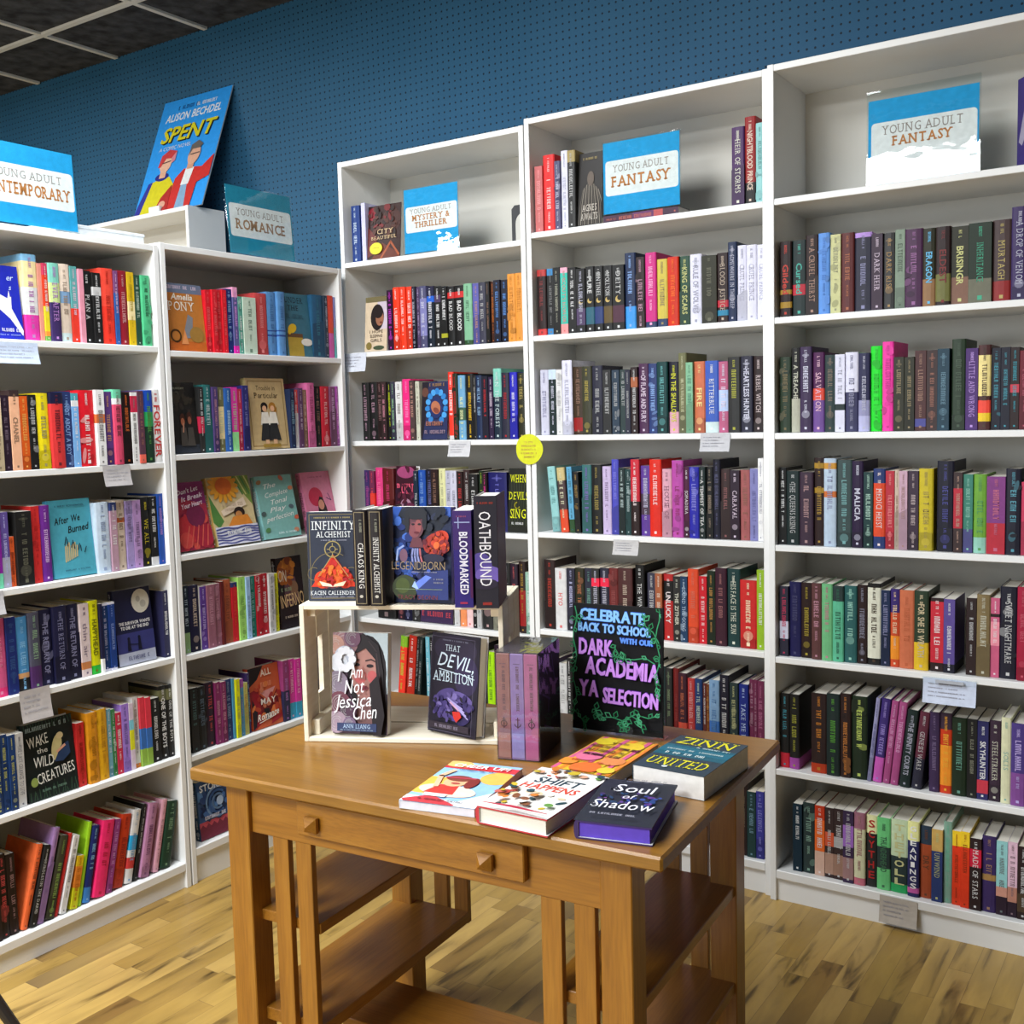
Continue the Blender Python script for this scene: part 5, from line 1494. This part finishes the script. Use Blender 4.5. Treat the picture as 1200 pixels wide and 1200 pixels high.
sign((1.049, .035, 2.0462), 0, .265, .226, ('YOUNG ADULT', 'FANTASY'), 'blue and white fantasy sign standing on a flat book, bright orange word', lean=.6)
sign((1.849, .062, 2.0205), 0, .288, .262, ('YOUNG ADULT', 'FANTASY'), 'blue and white fantasy sign standing alone, half covered by glare', lean=.6, top=.02, tall=True)
sign((.010, -.538, 1.9785), math.pi/2, .294, .228, ('YOUNG ADULT', 'ROMANCE'), 'blue and white sign reading young adult romance, on top of a low bookcase', lean=4, dim='2c93ae')
sign((.014, -1.378, 1.9685), math.pi/2, .292, .222, ('YOUNG ADULT', 'CONTEMPORARY'), 'blue and white sign reading young adult contemporary, cut off at the frame', lean=3)

# flat book that carries the fantasy sign, spine outwards
def lying(x, y, z, L, T, D, col, label, group=None, **k):
    r = make_book(D, L, T, (0, 0, 0), (0, 0, 0), col, label=label, group=group, **k)
    r.matrix_world = Matrix(((0, 0, -1, x+L), (1, 0, 0, y), (0, -1, 0, z+T), (0, 0, 0, 1)))
    return r
lying(1.06, .022, 2.0218, .252, .0232, .15, '4a3048', 'dark purple book lying flat under the fantasy sign', tcol='c76', bands=[('b85a5a', .2, .32), ('6a3a6a', .32, .6)])

# ------------------------------------------------------------------ shelf labels, sticker, bookend
def shelf_tag(c, ax, pl, p0, p1, label, tone='d6d6d8', seed=0, clip=False, z=None):
    P = at(ax, pl, *p0); Q = at(ax, pl, *p1); cs = CASES[c]; h = P[2]-Q[2]; wd = float(np.linalg.norm((Q-P)[:2])); ztop = z if z is not None else P[2]
    fr = cs.O+cs.e*(np.dot(P-cs.O, cs.e))
    r = empty('shelf_label', (fr[0], fr[1], ztop), (0, 0, cs.rz), label, 'label', 'paper shelf labels')
    m = MB(); n = 5
    for i in range(n):   # the paper curls away from the shelf a little towards its lower edge
        t0, t1 = i/n, (i+1)/n; y0, y1 = -.0012-.010*t0**2, -.0012-.010*t1**2
        m.poly([(0, y0, -h*t0), (0, y1, -h*t1), (wd, y1, -h*t1), (wd, y0, -h*t0)], tone); m.poly([(0, y0+.0005, -h*t0), (wd, y0+.0005, -h*t0), (wd, y1+.0005, -h*t1), (0, y1+.0005, -h*t1)], tone)
    rg = random.Random(seed)
    for i in range(4): m.bars((wd*.1, -.0016-.010*(.25+.15*i)**2-.001, -h*(.25+.16*i)), (1, 0, 0), (0, 0, 1), wd*rg.uniform(.5, .8), h*.06, 'a9a9b4', rg)
    m.build('paper', 'matte_print', r)
    if clip: box('clip_rail', 'clear_acrylic', r, -.002, -.0075, -.012, wd+.002, -.0005, .003, bev=.0005); box('clip', 'matte_print', r, wd*.25, -.0112, -.010, wd*.78, -.0078, -.002, col='b8bcc4')
    return r
shelf_tag('L1', 0, .029, (120, 546), (153, 568), 'grey paper label hanging from the second shelf of the contemporary bookcase', 'bcb8b8', 1)
shelf_tag('L1', 0, .029, (-8, 400), (45, 427), 'pale blue paper label under the blue book with a white hand', 'c4d0e4', 2)
shelf_tag('L1', 0, .029, (22, 811), (60, 838), 'grey paper label hanging from the fourth shelf of the contemporary bookcase', 'bcb6b4', 3)
shelf_tag('L1', 0, .029, (-30, 697), (5, 719), 'paper label cut by the picture edge, third shelf of the contemporary bookcase', 'c4c2c4', 4)
shelf_tag('B1', 1, 0, (402, 415), (430, 435), 'white paper label in the corner below the cream face-out book', 'd4d8e2', 5)
shelf_tag('B1', 1, 0, (526, 517), (552, 535), 'small paper label on the third shelf of the mystery bookcase', 'cfcfd2', 6)
shelf_tag('B2', 1, 0, (821, 508), (856, 529), 'paper label on the third shelf of the middle fantasy bookcase', 'c8c8cc', 7)
shelf_tag('B2', 1, 0, (719, 632), (749, 651), 'paper label on the fourth shelf of the middle fantasy bookcase', 'c8c6c6', 8)
shelf_tag('B3', 1, -.02, (1082, 793), (1144, 829), 'large printed card in a clear clip holder, end fantasy bookcase', 'd0d8ea', 9, True)
shelf_tag('B3', 1, -.02, (1031, 1048), (1075, 1088), 'grey paper label low down on the bottom shelf of the end bookcase', 'c0b8ae', 10)
P = at(1, -.004, 620, 526.5); m = MB(); N = 36
m.prism([(.052*math.cos(2*math.pi*i/N)*(1+.03*math.cos(6*math.pi*i/N)), .050*math.sin(2*math.pi*i/N)) for i in range(N)], (0, 0, 0), (1, 0, 0), (0, 0, 1), (0, .0012, 0), 'd9dc3a')
a = Art(m, (-.05, 0, -.05), (1, 0, 0), (0, 0, 1), (0, -1, 0), .1, .1)
for i, v in enumerate((.70, .58, .46, .34, .22)): a.bars(.5, v, .6 if i in (1, 2, 3) else .4, .06, 'c9a85a', i)
o = m.build('round_sticker', 'matte_print'); o.location = P; tag(o, 'yellow round paper sign on the upright between the mystery and middle bookcases', 'sticker')
m = MB(); BX = .667
W_, H_ = .096, .135
pts = [(0, 0), (.014, 0), (.014, .075)]+[(.048-.034*math.cos(R_(t)), .075+.034*math.sin(R_(t))) for t in range(15, 180, 15)]+[(.082, .075), (.082, 0), (W_, 0), (W_, H_-.012), (W_-.012, H_), (.012, H_), (0, H_-.012)]
m.prism(pts, (0, 0, 0), (1, 0, 0), (0, 0, 1), (0, .0018, 0), '222'); m.box(0, .0018, 0, W_, .09, .0012, '222')
o = m.build('bookend', 'black_metal'); o.location = (BX, .105, 2.0045); tag(o, 'black metal bookend with an arched cut-out on the mystery top shelf', 'bookend')

# purple book turned at an angle at the picture's edge
@art('purplewhite', '')
def _(a): a.rect(0, 0, 1, 1, '45387c'); a.poly([(.05, .35), (.25, .75), (.45, .95), (.4, .5), (.15, .3)], 'a6a0b4'); a.poly([(.3, .0), (.42, .3), (.5, 0)], 'b4aec0')
make_book(.15, .243, .03, (2.214, .13, 2.0205), (0, 0, R_(-52)), '45387c', artid='purplewhite', tcol='_', label='purple and white book turned at an angle, end fantasy bookcase top shelf', group='books on the top shelf of the end fantasy bookcase')

# ------------------------------------------------------------------ poster, white boxes
BKN = math.sin(-.03)
@art('spent', '')
def _(a):
    a.rect(0, 0, 1, 1, '38a4f2'); a.bars(.42, .90, .34, .035, '16457c', 3); a.bars(.68, .90, .3, .03, 'e6ecf2', 5)
    a.text('ALISON BECHDEL', .5, .805, .065, 'e8eef4', 'b', .82, shear=.15)
    for dx, dy in ((.022, -.012), (.012, -.007)): a.text('SPENT', .48+dx, .62+dy, .125, '1c2a30', 'b', .78, shear=.2)
    a.k += 2; a.text('SPENT', .48, .62, .125, 'dfd52a', 'b', .78, shear=.2); a.text('A COMIC NOVEL', .36, .545, .032, 'dfe8f0', '', .48, shear=.15)
    a.poly([(.02, 0), (.10, .26), (.26, .30), (.40, .30), (.52, .20), (.46, 0)], 'dcd32a'); a.poly([(.0, 0), (.02, .08), (.10, .27), (.16, .28), (.08, .0)], '3a3f9c'); a.ell(.28, .31, .10, .035, '33348c'); a.rect(.24, .30, .33, .37, 'e6b498'); a.ell(.29, .42, .085, .075, 'e9bca2'); a.poly([(.18, .40), (.20, .50), (.30, .545), (.42, .52), (.39, .46), (.28, .47), (.22, .40)], 'cf4a4c'); a.poly([(.36, .47), (.42, .52), (.42, .44), (.38, .42)], 'd9909a'); a.line([(.24, .43), (.36, .44)], .012, '6a4a4a')
    a.poly([(.46, 0), (.50, .27), (.60, .34), (.76, .34), (.86, .33), (1.0, .42), (1, .24), (.84, .20), (.82, 0)], 'cf3a34'); a.poly([(.60, 0), (.62, .22), (.70, .22), (.74, 0)], '8fb0cc'); a.poly([(.61, .20), (.63, .34), (.75, .34), (.72, .20)], 'e9ecec'); a.rect(.64, .33, .73, .40, 'd8a68c'); a.ell(.70, .45, .085, .085, 'dfb096', rot=-8); a.poly([(.62, .44), (.63, .54), (.72, .57), (.80, .53), (.76, .50), (.66, .50)], '6f6a66'); a.line([(.65, .455), (.77, .46)], .012, '54504e'); a.poly([(.30, .0), (.36, .12), (.48, .22), (.50, .0)], 'b8342f'); a.ell(.40, .06, .05, .03, 'e0ac94')
m = MB(); PW, PH = .435, .555; m.box(0, 0, 0, PW, .005, PH, 'b8c4cc'); ARTS['spent'](Art(m, (0, 0, 0), (1, 0, 0), (0, 0, 1), (0, -1, 0), PW, PH))
o = m.build('poster', 'printed_cover'); lean = math.atan2(.195, .513); tag(o, 'bright blue poster of two cartoon people leaning back against the blue pegboard', 'poster')
o.location = (-1.262, .083, 2.3322); o.rotation_euler = (-lean, 0, R_(-.4))
m = MB(); m.box(0, 0, 0, .07, .02, .028, 'eef0f0', bev=.003); o = m.build('paper_tag', 'matte_print'); o.location = (-1.15, .070, 2.3303); tag(o, 'small white tag at the foot of the leaning blue poster', 'tag')
m = MB(); m.box(0, 0, 0, .30, .24, .036, 'e4e8ea', bev=.002); m.box(-.002, -.002, .030, .302, .242, .0402, 'dfe4e8', bev=.002); o = m.build('white_box', 'matte_print'); o.location = (-.09, -1.092, 1.9782); o.rotation_euler = (0, 0, math.pi/2)
tag(o, 'flat white lidded box lying on the low bookcases behind the contemporary sign', 'box')
m = MB(); m.box(0, 0, 0, .16, .11, .028, 'd8d0b4', bev=.002); o = m.build('paper_stack', 'matte_print'); o.location = (-1.08, .09, 1.9905); tag(o, 'cream stack of paper inside the tall bookcase under the poster', 'papers')

# ------------------------------------------------------------------ dark stool, one leg of which enters the picture
ST = empty('stool', (.62, -1.98, 0), (0, 0, 0), 'dark wooden stool leg crossing the bottom corner of the picture', 'stool')
F0 = at(2, 0, 40, 1235)-np.array([.62, -1.98, 0]); T0 = at(2, .42, 0, 1118)
m = MB(); N = 28; m.prism([(.15*math.cos(2*math.pi*i/N), .15*math.sin(2*math.pi*i/N)) for i in range(N)], (0, 0, .40), (1, 0, 0), (0, 1, 0), (0, 0, .03), '222'); m.build('seat', 'dark_stool_wood', ST)
for k in range(4):
    c, s = math.cos(k*math.pi/2), math.sin(k*math.pi/2); f = np.array([F0[0]*c-F0[1]*s, F0[0]*s+F0[1]*c, 0]); t = f*.36; t[2] = .40
    m = MB(); m.tube(f, t, .008, .012, '222'); m.build('leg', 'dark_stool_wood', ST)
